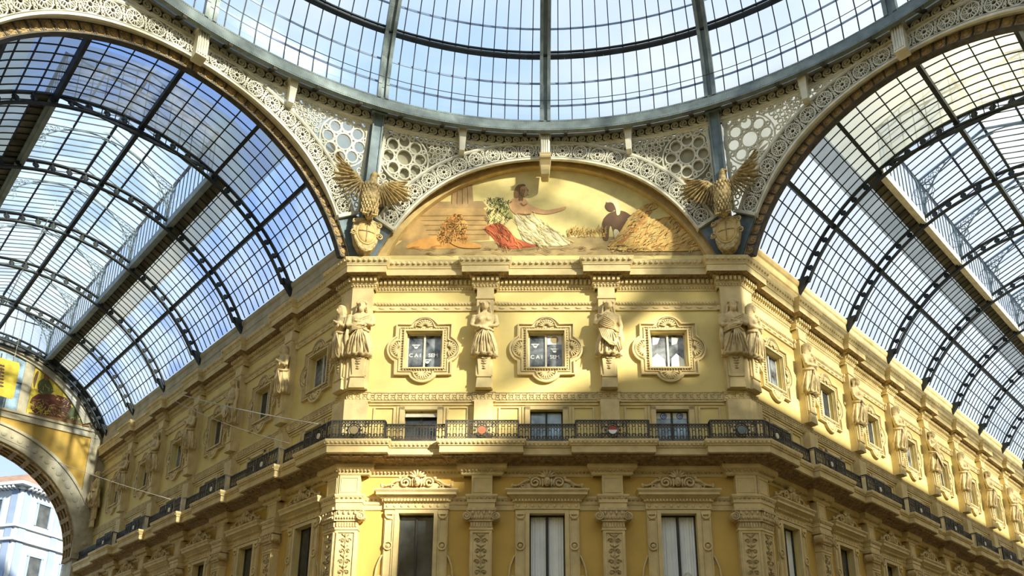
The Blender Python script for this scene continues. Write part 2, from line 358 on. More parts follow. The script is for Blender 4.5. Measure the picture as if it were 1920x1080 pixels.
for w, g in WING.items():
    def trim(prof, j, mt, nm, extra=(), hw=JH, cw=JC):
        o = sweep(w, prof, j, hw, cw).obj(next_name('trim', tn), mt, None, g['loc'], g['rz'])
        struct(o, nm + ' of the ' + WNAME[w], 'moulding')
        for pn, args, mt2 in extra:
            mb = MB()
            for a in args: merge_small(mb, w, a[0], j, hw, cw, *a[1:])
            mb.obj(pn, mt2, o)
        return o
    trim(CORN, 0.24, 'stone', 'deep top cornice', [('egg_moulding', [(0.57, 0.21, 'egg', 19.07, 0.055)], 'stone'), ('dentil_row', [(0.12, 0.17, 'dent', 18.45, 0.13), (0.08, 0.12, 'egg', 18.24, 0.035)], 'stone')], hw=0.42)
    trim(BAND, 0.05, 'stone', 'beaded string course behind the statues', [('bead_row', [(0.11, 0.12, 'egg', 17.57, 0.035), (0.06, 0.42, 'egg', 17.41, 0.04)], 'stone')])
    trim(GREEK, 0.06, 'stone', 'key patterned string course', [('greek_key', [(0.05, 0.26, 'key', 13.585, 0.03)], 'stone')])
    trim(LENT, 0.30, 'stone', 'narrow entablature above the tall windows', [('bead_row', [(0.09, 0.15, 'egg', 9.74, 0.04)], 'relief')], hw=0.42)
    o = trim(BALC, 0.25, 'stone', 'projecting balcony slab', [('egg_moulding', [(0.87, 0.15, 'egg', 11.53, 0.04)], 'stone'), ('soffit_coffers', [(0.66, 0.36, 'mod', 11.13, 0.05)], 'soffit'), ('bead_row', [(0.12, 0.13, 'egg', 10.76, 0.05)], 'relief')], hw=0.66, cw=0.9)
    # carved brown soffit under the cornice
    sf = MB(); rows = [[(x, -p, z) for x, p in polyl(w, dp, 0.25, 0.66, 0.9)] for dp, z in ((0.23, 10.97), (0.30, 11.03), (0.77, 11.15))]; n = len(rows[0])
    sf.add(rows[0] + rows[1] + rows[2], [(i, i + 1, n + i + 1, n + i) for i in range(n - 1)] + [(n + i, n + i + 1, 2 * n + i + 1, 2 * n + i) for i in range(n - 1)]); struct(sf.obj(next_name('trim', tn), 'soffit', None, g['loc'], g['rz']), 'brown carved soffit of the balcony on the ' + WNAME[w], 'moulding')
    sf = MB(); rows = [[(x, -p, z) for x, p in polyl(w, dp, 0.24, 0.42, JC)] for dp, z in ((0.20, 18.585), (0.455, 18.605))]; n = len(rows[0])
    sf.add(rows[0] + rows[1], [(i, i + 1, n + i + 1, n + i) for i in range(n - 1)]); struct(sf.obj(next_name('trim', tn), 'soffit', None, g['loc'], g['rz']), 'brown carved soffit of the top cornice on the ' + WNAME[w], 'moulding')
    # attic above the cornice (wings only) where the glass vault starts
    if w != 'C':
        x0, x1 = g['x0'], g['x1']
        at = MB(); pr = [(0.42, 19.2), (0.42, 19.42), (0.36, 19.46), (0.36, 19.80), (0.40, 19.84), (0.40, 20.16), (0.46, 20.22), (0.50, 20.32), (0.50, 20.40), (0.44, 20.47), (-0.5, 20.47), (-0.5, 19.2)]
        n = len(pr); at.add([(x0, -p, z) for p, z in pr] + [(x1, -p, z) for p, z in pr], [(i, (i + 1) % n, n + (i + 1) % n, n + i) for i in range(n)] + [tuple(range(n)), tuple(range(n, 2 * n))[::-1]])
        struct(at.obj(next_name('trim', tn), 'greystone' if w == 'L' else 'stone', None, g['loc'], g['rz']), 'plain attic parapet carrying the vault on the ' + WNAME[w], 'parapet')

# ------------------------------------------------------------------ windows of the upper storey
def outline(off, a=1.08, c=0.77, r=0.61):
    a += off; r += off; h = math.sqrt(max(0, r * r - (a - c) ** 2)); t = math.atan2(h, a - c); P = []
    for q in range(4):
        th = q * PI / 2
        loc = [(c + r * math.cos(-t + 2 * t * i / 12), r * math.sin(-t + 2 * t * i / 12)) for i in range(13)] + [(a, a)]
        P += [(x * math.cos(th) - z * math.sin(th), x * math.sin(th) + z * math.cos(th)) for x, z in loc]
    return P
def shell(mb, cx, cz, ang, R=0.36):
    for k in range(9):
        a = ang + math.radians(-76 + 19 * k); c, s = math.cos(a), math.sin(a)
        rot = Matrix.Rotation(-a, 3, 'Y')
        mb.ell((cx + c * R * 0.62, -0.09, cz + s * R * 0.62), (R * 0.42, 0.035, 0.036), 6, 4, rot)
    mb.ribbon(arc(cx, cz, R * 1.12, ang - PI / 2, ang + PI / 2, 12), 0.035, -0.11, -0.05)
ZC = 15.67
def text_mesh(name, s, size, mt, parent, loc):
    cu = bpy.data.curves.new(name, 'FONT'); cu.body = s; cu.size = size; cu.align_x = 'CENTER'; cu.offset = 0.006
    t = bpy.data.objects.new(name, cu); COL.objects.link(t); bpy.context.view_layer.update()
    me = bpy.data.meshes.new_from_object(t.evaluated_get(bpy.context.evaluated_depsgraph_get())); COL.objects.unlink(t); bpy.data.objects.remove(t)
    me.materials.clear(); me.materials.append(M[mt]); o = bpy.data.objects.new(name, me); COL.objects.link(o)
    o.parent = parent; o.location = loc; o.rotation_euler = (PI / 2, 0, 0); return o
def upper_window(w, i):
    g = WING[w]; x = g['win'][i]; pos = wpos(w, x, 0, 0)
    nm = next_name('window', wn); o = bpy.data.objects.new(nm, None); COL.objects.link(o); o.location = pos; o.rotation_euler.z = g['rz']
    o['kind'] = 'structure'; n = len(g['win']) if w == 'C' else None
    extra = {0: 'with stickers reading C A I SEM', 1: 'with a white sheet and C A I SEM', 2: 'with dark curtain reflections'}.get(i, '') if w == 'C' else ''
    o['label'] = 'square window %s, %s on the upper %s' % (extra, where(w, i, n), WNAME[w]) if extra else 'square window in four-lobed surround, %s on the upper %s' % (where(w, i, n), WNAME[w])
    o['category'] = 'window'
    return o
uw_mesh = {}
def shared(key, build, name, mt, parent, smooth=False):
    if key not in uw_mesh:
        ob = build().obj(name, mt, parent, smooth=smooth); uw_mesh[key] = ob.data; return ob
    ob = bpy.data.objects.new(name, uw_mesh[key]); COL.objects.link(ob); ob.parent = parent; return ob
def b_surround():
    mb = MB(); q = [(x, z + ZC) for x, z in outline(0)]; h = 0.68; sq = [(-h, ZC - h - .06), (h, ZC - h - .06), (h, ZC + h + .06), (-h, ZC + h + .06)]
    mb.plate(q, [sq], -0.055, 0.0)
    mb.ribbon([(x, z + ZC) for x, z in outline(-0.035)], 0.07, -0.13, -0.05, True)
    mb.ribbon([(x, z + ZC) for x, z in outline(-0.17)], 0.035, -0.095, -0.05, True)
    s1 = [(-h - .05, ZC - h - .11), (h + .05, ZC - h - .11), (h + .05, ZC + h + .11), (-h - .05, ZC + h + .11)]
    mb.ribbon(s1, 0.09, -0.12, -0.05, True)
    return mb
def b_beads():
    mb = MB(); h = 0.79
    for k in range(16):
        t = -h + 2 * h * (k + 0.5) / 16
        for (a, b) in ((t, -h - .06), (t, h + .06), (-h, t * 1.07), (h, t * 1.07)): mb.ell((a, -0.08, ZC + b), (0.032, 0.04, 0.032), 5, 4)
    P = outline(-0.25); n = len(P)
    for k in range(0, n): mb.ell((P[k][0], -0.06, ZC + P[k][1]), (0.022, 0.03, 0.022), 5, 4)
    return mb
def b_shell(): 
    mb = MB()
    for q in range(4):
        a = q * PI / 2; shell(mb, 0.90 * math.cos(a), ZC + 0.92 * math.sin(a), a, 0.33)
    return mb
def b_frame(z0, z1, a, y=0.17, t=0.05, mid=True, cross=None):
    mb = MB()
    mb.box(-a, -a + t, y, y + .06, z0, z1).box(a - t, a, y, y + .06, z0, z1).box(-a, a, y, y + .06, z0, z0 + t).box(-a, a, y, y + .06, z1 - t, z1)
    if mid: mb.box(-t * .7, t * .7, y - .02, y + .06, z0, z1)
    if cross: mb.box(-a, a, y, y + .06, cross - t / 2, cross + t / 2)
    return mb
def b_pane(z0, z1, a, y=0.20): return MB().box(-a, a, y, y + .02, z0, z1)
for w, g in WING.items():
    for i in range(len(g['win'])):
        o = upper_window(w, i)
        su = shared('uws', b_surround, 'window_surround', 'stone', o); shared('uwb', b_beads, 'bead_moulding', 'relief', su, True); shared('uwsh', b_shell, 'shell_ornament', 'stone', su, True)
        shared('uwf', lambda: b_frame(UW[1], UW[2], UW[0]), 'window_frame', 'frame', o)
        mt = 'wingrey' if (w == 'C' or i % 3 == 0) else 'winpane'
        p = shared('uwp' + mt, lambda: b_pane(UW[1], UW[2], UW[0]), 'pane', mt, o)
        if w == 'C' and i < 2:
            for sx_, s in ((-0.355, 'C A I'), (0.33, 'SEM')): text_mesh('lettering', s, 0.21, 'white', o, (sx_, 0.192, 15.48 if i == 0 else 15.40))
            em = MB()
            for ex, ez in (((-0.33, 15.90), (0.12, 15.28)) if i == 0 else ((-0.40, 15.92), (0.33, 15.72))):
                em.plate(circ(ex, ez, 0.075, 12), [], 0.188, 0.196); em.box(ex - .15, ex + .15, 0.188, 0.196, ez + .06, ez + .10); em.box(ex - .10, ex + .10, 0.188, 0.196, ez + .02, ez + .05)
            em.obj('club_emblem', 'white', o)
            if i == 1:
                sh = MB(); sh.box(0.05, 0.60, 0.184, 0.196, 15.98, 16.36); s_ = sh.obj('paper_sheet', 'white', o); MB().plate(circ(0.33, 16.18, 0.15, 20), [], 0.178, 0.186).obj('round_mark', 'tan', s_)
        if w == 'C' and i == 2:
            cu = MB()
            for cx_, sgn in ((-0.36, 1), (0.36, -1)):
                cu.plate([(cx_ - .26, 14.97), (cx_ + .26, 14.97), (cx_ + .22, 15.35), (cx_ - .05, 15.60), (cx_ - .24, 15.40)], [], 0.185, 0.195)
                cu.plate([(cx_ - .20, 15.95), (cx_ - .02, 16.0), (cx_ + .08, 16.25), (cx_ - .20, 16.3)], [], 0.185, 0.195)
            cu.obj('curtain', 'curtain', o)
        # small windows of the mezzanine behind the railing
        c = wpos(w, g['win'][i], 0, 0)
        nm = next_name('window', wn); q = bpy.data.objects.new(nm, None); COL.objects.link(q); q.location = c; q.rotation_euler.z = g['rz']; q['kind'] = 'structure'
        n_ = 3 if w == 'C' else None
        look = ['dark open', 'blue reflecting', 'blue patterned'][i] if w == 'C' else 'dark'
        q['label'] = '%s balcony window behind the iron railing, %s on the %s' % (look, where(w, i, n_), WNAME[w]); q['category'] = 'window'
        def b_ms():
            mb = MB(); a = MW[0] + 0.09
            mb.box(-a - .09, -a + .09, -0.06, 0, 11.6, 13.34).box(a - .09, a + .09, -0.06, 0, 11.6, 13.34).box(-a - .09, a + .09, -0.06, 0, 13.22, 13.36)
            for s_ in (-1, 1):
                x0_, x1_ = (0.98, 1.72) if s_ > 0 else (-1.72, -0.98)
                mb.ribbon([(x0_, 11.9), (x1_, 11.9), (x1_, 13.30), (x0_, 13.30)], 0.08, -0.05, 0, True)
                mb.box(s_ * 0.86 - .03, s_ * .86 + .03, -0.04, 0, 11.7, 13.36)
            mb.box(-1.9, 1.9, -0.05, 0, 13.40, 13.46)
            return mb
        shared('ms', b_ms, 'window_surround', 'stone', q)
        shared('mf', lambda: b_frame(MW[1], MW[2], MW[0]), 'window_frame', 'darkframe', q)
        mt = ('winpane', 'winblue', 'winblue')[i] if w == 'C' else 'winpane'
        shared('mp' + mt, lambda: b_pane(MW[1], MW[2], MW[0]), 'pane', mt, q)
        if w == 'C' and i == 0:
            MB().add([(-.58, 0.02, 12.95), (.58, 0.02, 12.95), (.58, 0.16, 13.2), (-.58, 0.16, 13.2)], [(0, 1, 2, 3)]).obj('tilted_sash', 'frame', q)
        if w == 'C' and i == 2:
            mb = MB()
            mb.box(-.56, .56, 0.188, 0.192, 12.95, 13.18); sh_ = mb.obj('paper_sheet', 'white', q)
            mb = MB()
            for cx_ in (-0.3, 0.3): mb.ribbon(circ(cx_, 13.05, 0.11, 14), 0.035, 0.176, 0.184, True); mb.ribbon(spiral(cx_, 13.05, 0.02, 0.07, 0, 1.2, 10), 0.03, 0.176, 0.184)
            mb.obj('printed_pattern', 'blue', sh_)

# ------------------------------------------------------------------ tall windows of the lower storey
def b_lwsur():
    mb = MB(); a = LW[0]
    for s in (-1, 1):
        x0_, x1_ = sorted((s * (a + 0.0), s * (a + 0.14))); mb.box(x0_, x1_, -0.12, 0, 4.6, 9.38)
        x0_, x1_ = sorted((s * (a + 0.14), s * (a + 0.50))); mb.box(x0_, x1_, -0.09, 0, 4.6, 9.42)
        cx_ = s * (a + 0.32)
        mb.ribbon([(cx_ - .13, 4.7), (cx_ + .13, 4.7), (cx_ + .13, 9.02), (cx_ - .13, 9.02)], 0.03, -0.12, -0.08, True)
        mb.ribbon(circ(cx_, 8.08, 0.14, 16), 0.05, -0.15, -0.08, True); mb.ell((cx_, -0.10, 8.08), (0.08, 0.06, 0.08), 8, 6)
        mb.ribbon(arc(cx_, 9.2, 0.13, PI, 2 * PI, 8), 0.05, -0.14, -0.08); mb.box(cx_ - .17, cx_ + .17, -0.15, -.08, 9.20, 9.32)
        # side console scroll
        mb.ribbon([(s * (a + .5), 7.75)] + [(s * (a + .5 + .04 + .16 * (1 - k / 6) ** 0.5 * 0 + .16 * math.sin(k / 6 * PI / 2)), 7.7 - k * .1) for k in range(7)] + spiral(s * (a + .60), 6.95, .13, .03, 0 if s > 0 else PI, 1.3 * (-s), 12), 0.05, -0.10, 0)
    mb.box(-a, a, -0.12, 0, 9.25, 9.38)
    return mb
def b_hood():
    mb = MB(); a = 1.15
    mb.box(-a, a, -0.14, 0, 9.40, 9.62)
    pr = [(0.14, 9.62), (0.20, 9.66), (0.20, 9.72), (0.34, 9.84), (0.40, 9.86), (0.40, 9.94), (0.46, 10.02), (0.46, 10.07), (0.0, 10.10)]
    rows = [[(-a - p + .14, 0, z), (-a - p + .14, -p, z), (a + p - .14, -p, z), (a + p - .14, 0, z)] for p, z in pr]
    mb.add([v for r in rows for v in r], [(q * 4 + i, q * 4 + i + 1, q * 4 + i + 5, q * 4 + i + 4) for q in range(len(pr) - 1) for i in range(3)])
    for k in range(20): x = -a + 2 * a * (k + .5) / 20; mb.box(x - .035, x + .035, -0.26, -0.14, 9.66, 9.74)
    for k in range(9): x = -a + 2 * a * (k + .5) / 9; mb.ell((x, -0.14, 9.51), (0.06, 0.04, 0.06), 6, 4)
    return mb
def b_crest():
    mb = MB(); zb = 10.10
    mb.plate([(-1.25, zb), (1.25, zb), (1.22, zb + .08), (.85, zb + .16), (.5, zb + .40), (.2, zb + .52), (-.2, zb + .52), (-.5, zb + .40), (-.85, zb + .16), (-1.22, zb + .08)], [], -0.20, -0.02)
    for s in (-1, 1):
        sp_ = spiral(s * 0.42, zb + .24, .05, .20, 0 if s > 0 else PI, 1.6 * s, 20)
        mb.tube([(x, -0.25, z) for x, z in sp_], 0.042, 5)
        mb.tube([(s * x, -0.24, zb + z) for x, z in ((.60, .34), (.78, .30), (.95, .17), (1.10, .12), (1.24, .16))], [.06, .055, .05, .045, .04], 5)
        sp2 = spiral(s * 0.86, zb + .10, .03, .09, 0, 1.3 * s, 12); mb.tube([(x, -0.25, z) for x, z in sp2], 0.025, 5)
        mb.ell((s * 1.24, -0.25, zb + .13), (.07, .06, .09), 6, 5)
        for k in range(4): mb.ell((s * (.62 + .13 * k), -0.23, zb + .42 - .09 * k), (.07, .04, .045), 6, 4)
    return mb
def b_mask():
    mb = MB(); zb = 10.42
    mb.ell((0, -0.30, zb - .06), (.13, .12, .18), 10, 8); mb.ell((0, -0.42, zb - .07), (.025, .03, .06), 6, 5); mb.ell((0, -.40, zb - .16), (.05, .025, .02), 6, 4)
    for s in (-1, 1): mb.ell((s * .05, -0.395, zb - .02), (.03, .02, .015), 6, 4); mb.ell((s * .15, -.28, zb - .08), (.05, .06, .16), 6, 5)
    for k in range(7):
        a = math.radians(-72 + 24 * k); rot = Matrix.Rotation(a, 3, 'Y'); mb.ell((math.sin(a) * .20, -.27, zb + .10 + math.cos(a) * .16), (.045, .05, .14), 6, 5, rot)
    return mb
CURT = {('C', 1), ('C', 2), ('R', 0)}
for w, g in WING.items():
    for i in range(len(g['win'])):
        nm = next_name('window', wn); q = bpy.data.objects.new(nm, None); COL.objects.link(q); q.location = wpos(w, g['win'][i], 0, 0); q.rotation_euler.z = g['rz']; q['kind'] = 'structure'
        look = 'with white curtains' if (w, i) in CURT else 'with dark panes'
        q['label'] = 'tall hooded window %s, %s on the lower %s' % (look, where(w, i, 3 if w == 'C' else None), WNAME[w]); q['category'] = 'window'
        shared('lws', b_lwsur, 'window_surround', 'stone', q)
        hd = shared('lwh', b_hood, 'window_hood', 'stone', q); shared('lwc', b_crest, 'scroll_crest', 'statue', hd, True); shared('lwm', b_mask, 'face_mask', 'statue', hd, True)
        shared('lwf', lambda: b_frame(LW[1], LW[2], LW[0], 0.17), 'window_frame', 'darkframe', q)
        if (w, i) in CURT:
            def b_cur():
                mb = MB()
                for s in (-1, 1):
                    n = 28; pts = [(s * (.05 + .53 * k / n), 0.25 + .014 * math.sin(k * 1.3 + s) + .01 * math.sin(k * .6)) for k in range(n + 1)]
                    mb.add([(x, y, 4.6) for x, y in pts] + [(x, y, 9.2) for x, y in pts], [(k, k + 1, n + 2 + k, n + 1 + k) for k in range(n)])
                return mb
            shared('cur', b_cur, 'curtain', 'curtain', q, True)
            if (w, i) == ('C', 2): MB().ribbon(circ(0.25, 7.08, 0.13, 20), 0.03, 0.20, 0.21, True).obj('ring_ornament', 'frame', q)
        else: shared('lwp', lambda: b_pane(LW[1], LW[2], LW[0], 0.20), 'pane', 'winpane', q)

# ------------------------------------------------------------------ pilasters
def b_upshaft(): return MB().box(-.32, .32, -.30, 0, 13.95, 18.14).box(-.36, .36, -.34, 0, 17.66, 17.74)
def b_cornershaft_up(side):
    # side -1: wall lies to the right of the corner (left edge at x=0), shaft covers 0..0.66 with a mitre
    mb = MB(); s = side; e = 0.30 * T22
    for z0, z1, p in ((13.95, 18.14, .30),):
        mb.add([(0, 0, z0), (-s * .66, 0, z0), (-s * .66, -p, z0), (s * p * T22, -p, z0), (0, 0, z1), (-s * .66, 0, z1), (-s * .66, -p, z1), (s * p * T22, -p, z1)],
               [(0, 1, 2, 3), (4, 7, 6, 5), (0, 4, 5, 1), (1, 5, 6, 2), (2, 6, 7, 3), (3, 7, 4, 0)])
    return mb
def b_mezz(): return MB().box(-.34, .34, -.30, 0, 11.68, 13.52).box(-.38, .38, -.34, 0, 11.68, 11.85)
def b_lowshaft(x0=-.385, x1=.385):
    mb = MB(); mb.box(x0, x1, -.28, 0, 4.0, 8.62)
    w_ = x1 - x0; cx_ = (x0 + x1) / 2
    mb.ribbon([(x0 + .07, 4.2), (x1 - .07, 4.2), (x1 - .07, 8.50), (x0 + .07, 8.50)], 0.06, -.32, -.28, True)
    mb.box(x0 - .03, x1 + .03, -.31, 0, 8.60, 8.68)
    mb.box(x0 + .02, x1 - .02, -.29, 0, 9.88, 10.60)
    mb.ribbon([(x0 + .09, 9.97), (x1 - .09, 9.97), (x1 - .09, 10.50), (x0 + .09, 10.50)], 0.03, -.31, -.28, True)
    return mb
def b_arab(cx_=0.0, wd=.24):
    mb = MB(); rnd = random.Random(3)
    mb.tube([(cx_, -.30, 4.3), (cx_, -.30, 8.4)], 0.018, 4)
    for k in range(11):
        z = 4.4 + k * .37
        for s in (-1, 1):
            sp_ = spiral(cx_ + s * wd * .5, z + .12, .015, wd * .42, PI / 2, 1.25 * s * (1 if k % 2 else -1), 12)
            mb.tube([(x, -.30, zz) for x, zz in sp_], 0.020, 4)
            rot = Matrix.Rotation(s * (.7 + .4 * rnd.random()), 3, 'Y'); mb.ell((cx_ + s * wd * .42, -.29, z + .32), (.028, .03, .08), 6, 4, rot)
            mb.ell((cx_ + s * wd * .5, -.30, z + .12), (.03, .03, .03), 5, 4)
        mb.ell((cx_, -.30, z + .30), (.05, .045, .07), 6, 5)
    return mb
def b_cap(x0=-.385, x1=.385, vl=True, vr=True):
    mb = MB(); mb.box(x0, x1, -.30, 0, 8.68, 8.90)
    n = max(4, int((x1 - x0) / .09))
    for k in range(n): x = x0 + (x1 - x0) * (k + .5) / n; mb.box(x - .026, x + .026, -.335, -.29, 8.70, 8.86)
    mb.box(x0 - .06, x1 + .06, -.36, 0, 8.90, 9.10); mb.box(x0 - .14, x1 + .14, -.40, 0, 9.28, 9.38)
    mb.box(x0 - .02, x1 + .02, -.36, 0, 9.10, 9.28)
    for k in range(n): x = x0 + (x1 - x0) * (k + .5) / n; mb.ell((x, -.38, 9.02), (.035, .05, .06), 6, 5)
    for k in range(max(3, n // 2)): x = x0 + (x1 - x0) * (k + .5) / max(3, n // 2); mb.ell((x, -.38, 9.20), (.05, .05, .07), 6, 5)
    for s, on, xe in ((-1, vl, x0), (1, vr, x1)):
        if not on: continue
        cx_ = xe + s * .12; mb.tube([(cx_, -.42, 9.07), (cx_, -.16, 9.07)], .155, 14)
        sp_ = spiral(cx_, 9.07, .155, .03, PI / 2, 2.0 * s, 30); mb.tube([(x, -.44, z) for x, z in sp_], 0.025, 5); mb.ell((cx_, -.44, 9.07), (.035, .03, .035), 6, 5)
    return mb
for w, g in WING.items():
    ps = sorted(g['pil'], key=abs) if w != 'C' else g['pil']
    for i, x in enumerate(ps):
        t = thing('upper_pilaster', 'cream upper pilaster, %s on the %s' % (where(w, i), WNAME[w]), 'pilaster', wpos(w, x, 0, 0), g['rz'], 'upper storey pilasters')
        shared('ups', b_upshaft, 'shaft', 'stone', t); shared('upm', b_mezz, 'pedestal', 'stone', t)
        t = thing('lower_pilaster', 'carved lower ionic pilaster, %s on the %s' % (where(w, i), WNAME[w]), 'pilaster', wpos(w, x, 0, 0), g['rz'], 'lower storey ionic pilasters')
        shared('lps', b_lowshaft, 'shaft', 'stone', t); shared('lpa', b_arab, 'carved_panel', 'relief', t, True); shared('lpc', b_cap, 'capital', 'statue', t)
    for side, on in ((-1, g['m0']), (1, g['m1'])):
        if not on: continue
        xc = g['x0'] if side < 0 else g['x1']; cn = 'left' if (w == 'L' or (w == 'C' and side < 0)) else 'right'
        t = thing('upper_pilaster', 'cream corner pilaster at the %s corner, side facing the %s' % (cn, WNAME[w]), 'pilaster', wpos(w, xc, 0, 0), g['rz'], 'upper corner pilasters')
        shared('cus%d' % side, lambda: b_cornershaft_up(side), 'shaft', 'stone', t)
        def b_cm():
            mb = MB(); s = side; p = .30
            for z0, z1, p in ((11.68, 13.52, .30),):
                mb.add([(0, 0, z0), (-s * .70, 0, z0), (-s * .70, -p, z0), (s * p * T22, -p, z0), (0, 0, z1), (-s * .70, 0, z1), (-s * .70, -p, z1), (s * p * T22, -p, z1)],
                       [(0, 1, 2, 3), (4, 7, 6, 5), (0, 4, 5, 1), (1, 5, 6, 2), (2, 6, 7, 3), (3, 7, 4, 0)])
            return mb
        shared('cmz%d' % side, b_cm, 'pedestal', 'stone', t)
        xa, xb = (-.10, .66) if side < 0 else (-.66, .10)
        t = thing('lower_pilaster', 'carved ionic corner pilaster at the %s corner, side facing the %s' % (cn, WNAME[w]), 'pilaster', wpos(w, xc, 0, 0), g['rz'], 'lower corner pilasters')
        shared('cls%d' % side, lambda: b_lowshaft(xa, xb), 'shaft', 'stone', t); shared('cla%d' % side, lambda: b_arab((xa + xb) / 2, .22), 'carved_panel', 'relief', t, True)
        shared('clc%d' % side, lambda: b_cap(xa, xb, side > 0, side < 0), 'capital', 'statue', t)

# ------------------------------------------------------------------ caryatids
def remesh(mb, name, mt, parent, vox, sub=0):
    me = bpy.data.meshes.new(name); me.from_pydata(mb.v, [], mb.f)
    bm = bmesh.new(); bm.from_mesh(me); bmesh.ops.recalc_face_normals(bm, faces=bm.faces); bm.to_mesh(me); bm.free()
    t = bpy.data.objects.new('tmp', me); COL.objects.link(t)
    md = t.modifiers.new('r', 'REMESH'); md.mode = 'VOXEL'; md.voxel_size = vox
    sm = t.modifiers.new('s', 'SMOOTH'); sm.factor = 0.5; sm.iterations = 2
    bpy.context.view_layer.update()
    me2 = bpy.data.meshes.new_from_object(t.evaluated_get(bpy.context.evaluated_depsgraph_get()))
    bpy.data.objects.remove(t); me2.name = name; me2.materials.clear(); me2.materials.append(M[mt])
    for p in me2.polygons: p.use_smooth = True
    o = bpy.data.objects.new(name, me2); COL.objects.link(o); o.parent = parent; return o
def ring(cx, cy, z, rx, ry, n=24, fold=0.0, k=9, ph=0.0, shear=0.0):
    R = []
    for i in range(n):
        a = 2 * PI * i / n; q = 1 + fold * math.sin(k * a + ph + shear)
        R.append((cx + rx * q * math.cos(a), cy + ry * q * math.sin(a), z))
    return R
Z0 = 13.95
def figure(kind):
    """body, hair, robe meshes of one herm statue; p grows towards the viewer (-y)"""
    b = MB(); c = -0.42
    # torso + neck
    b.loft([ring(0, c + .02, Z0 + 2.05, .25, .19), ring(0, c, Z0 + 2.28, .22, .17), ring(0, c - .01, Z0 + 2.50, .27, .20), ring(0, c - .02, Z0 + 2.72, .31, .22), ring(0, c + .01, Z0 + 2.90, .34, .18), ring(0, c + .01, Z0 + 3.00, .22, .14), ring(0, c, Z0 + 3.08, .09, .09), ring(0, c - .02, Z0 + 3.18, .085, .09)])
    if kind in 'AD':
        for s in (-1, 1): b.ell((s * .12, c - .19, Z0 + 2.68), (.10, .08, .10), 10, 8)
    # head with face
    hx = {'A': 0, 'B': .03, 'C': .02, 'D': -.03}[kind]
    b.ell((hx, c - .05, Z0 + 3.33), (.135, .155, .19), 14, 10); b.ell((hx, c - .12, Z0 + 3.24), (.09, .09, .10), 10, 8)
    b.ell((hx, c - .225, Z0 + 3.31), (.026, .035, .055), 6, 5); b.ell((hx, c - .19, Z0 + 3.225), (.045, .03, .02), 6, 4)
    for s in (-1, 1): b.ell((hx + s * .055, c - .185, Z0 + 3.385), (.045, .03, .016), 6, 4); b.ell((hx + s * .135, c - .03, Z0 + 3.31), (.02, .035, .05), 6, 5)
    if kind == 'C': b.ell((hx, c - .17, Z0 + 3.13), (.095, .08, .13), 8, 6)
    def arm(sh, el, ha, r=.085):
        b.tube([sh, tuple((sh[i] + el[i]) / 2 for i in range(3)), el], [r * 1.15, r, r * .85], 8)
        b.tube([el, tuple((el[i] + ha[i]) / 2 for i in range(3)), ha], [r * .85, r * .8, r * .55], 8)
        b.ell(sh, (r * 1.3,) * 3, 8, 6); b.ell(ha, (.07, .05, .055), 8, 6)
        d = (Vector(ha) - Vector(el)).normalized(); sdv = d.cross(Vector((0, 1, 0))).normalized()
        for k in range(4):
            o = Vector(ha) + sdv * (k - 1.5) * .028 + d * .04; b.tube([o, o + d * (.07 + .012 * (k in (1, 2))), o + d * .10 + Vector((0, .03, 0))], [.016, .015, .012], 6)
        o = Vector(ha) + sdv * .05; b.tube([o, o + sdv * .04 + d * .04], [.018, .013], 6)
    if kind == 'A':
        for s in (-1, 1): arm((s * .34, c, Z0 + 2.86), (s * .42, c - .08, Z0 + 2.48), (s * -.04, c - .26, Z0 + 2.30 + .04 * s))
    elif kind == 'B':
        arm((-.34, c, Z0 + 2.86), (-.42, c - .08, Z0 + 2.50), (-.10, c - .26, Z0 + 2.82)); arm((.34, c, Z0 + 2.86), (.42, c - .02, Z0 + 2.45), (.36, c - .10, Z0 + 2.08))
    elif kind == 'C':
        arm((-.35, c, Z0 + 2.86), (-.40, c - .12, Z0 + 2.45), (.10, c - .28, Z0 + 2.42), .10); arm((.35, c, Z0 + 2.86), (.42, c - .10, Z0 + 2.50), (-.02, c - .27, Z0 + 2.58), .10)
    else:
        arm((-.33, c, Z0 + 2.86), (-.38, c - .10, Z0 + 2.46), (.12, c - .27, Z0 + 2.50)); arm((.33, c, Z0 + 2.86), (.38, c - .10, Z0 + 2.44), (.00, c - .28, Z0 + 2.76))
    # hair
    h = MB()
    if kind == 'D':
        h.loft([ring(hx, c + .03, Z0 + 2.85, .24, .15, fold=.06), ring(hx, c + .03, Z0 + 3.10, .20, .16, fold=.05), ring(hx, c + .0, Z0 + 3.35, .19, .17, fold=.03), ring(hx, c - .02, Z0 + 3.50, .15, .16), ring(hx, c - .03, Z0 + 3.57, .06, .07)])
    else:
        h.ell((hx, c + .0, Z0 + 3.40), (.165, .165, .17), 12, 8)
        for k in range(9):
            a = PI * k / 8; h.ell((hx + .15 * math.cos(a), c - .12, Z0 + 3.41 + .09 * math.sin(a)), (.045, .05, .045), 6, 5)
        for s in (-1, 1):
            for k in range(5): h.ell((hx + s * (.15 + .012 * k), c - .03 + .01 * k, Z0 + 3.36 - .085 * k), (.05, .07, .06), 6, 5)
    # skirt
    r = MB(); zt = Z0 + 2.30; rings = []
    ph = {'A': 0, 'B': 1.1, 'C': 2.0, 'D': .5}[kind]
    for k in range(13):
        t = k / 12; z = zt - t * 1.05
        rings.append(ring(0, c + .05 * t, z + .03 * math.sin(3 * t), .24 + .15 * min(1, t * 1.6) + .02 * t, .19 + .09 * min(1, t * 1.5), 72, .03 + .085 * t, 11, ph + 1.2 * t))
    r.loft(rings)
    r.tube([(.27 * math.cos(a), c + .21 * math.sin(a), zt + .03 * math.sin(3 * a)) for a in [2 * PI * i / 24 for i in range(24)]], .05, 6, True)
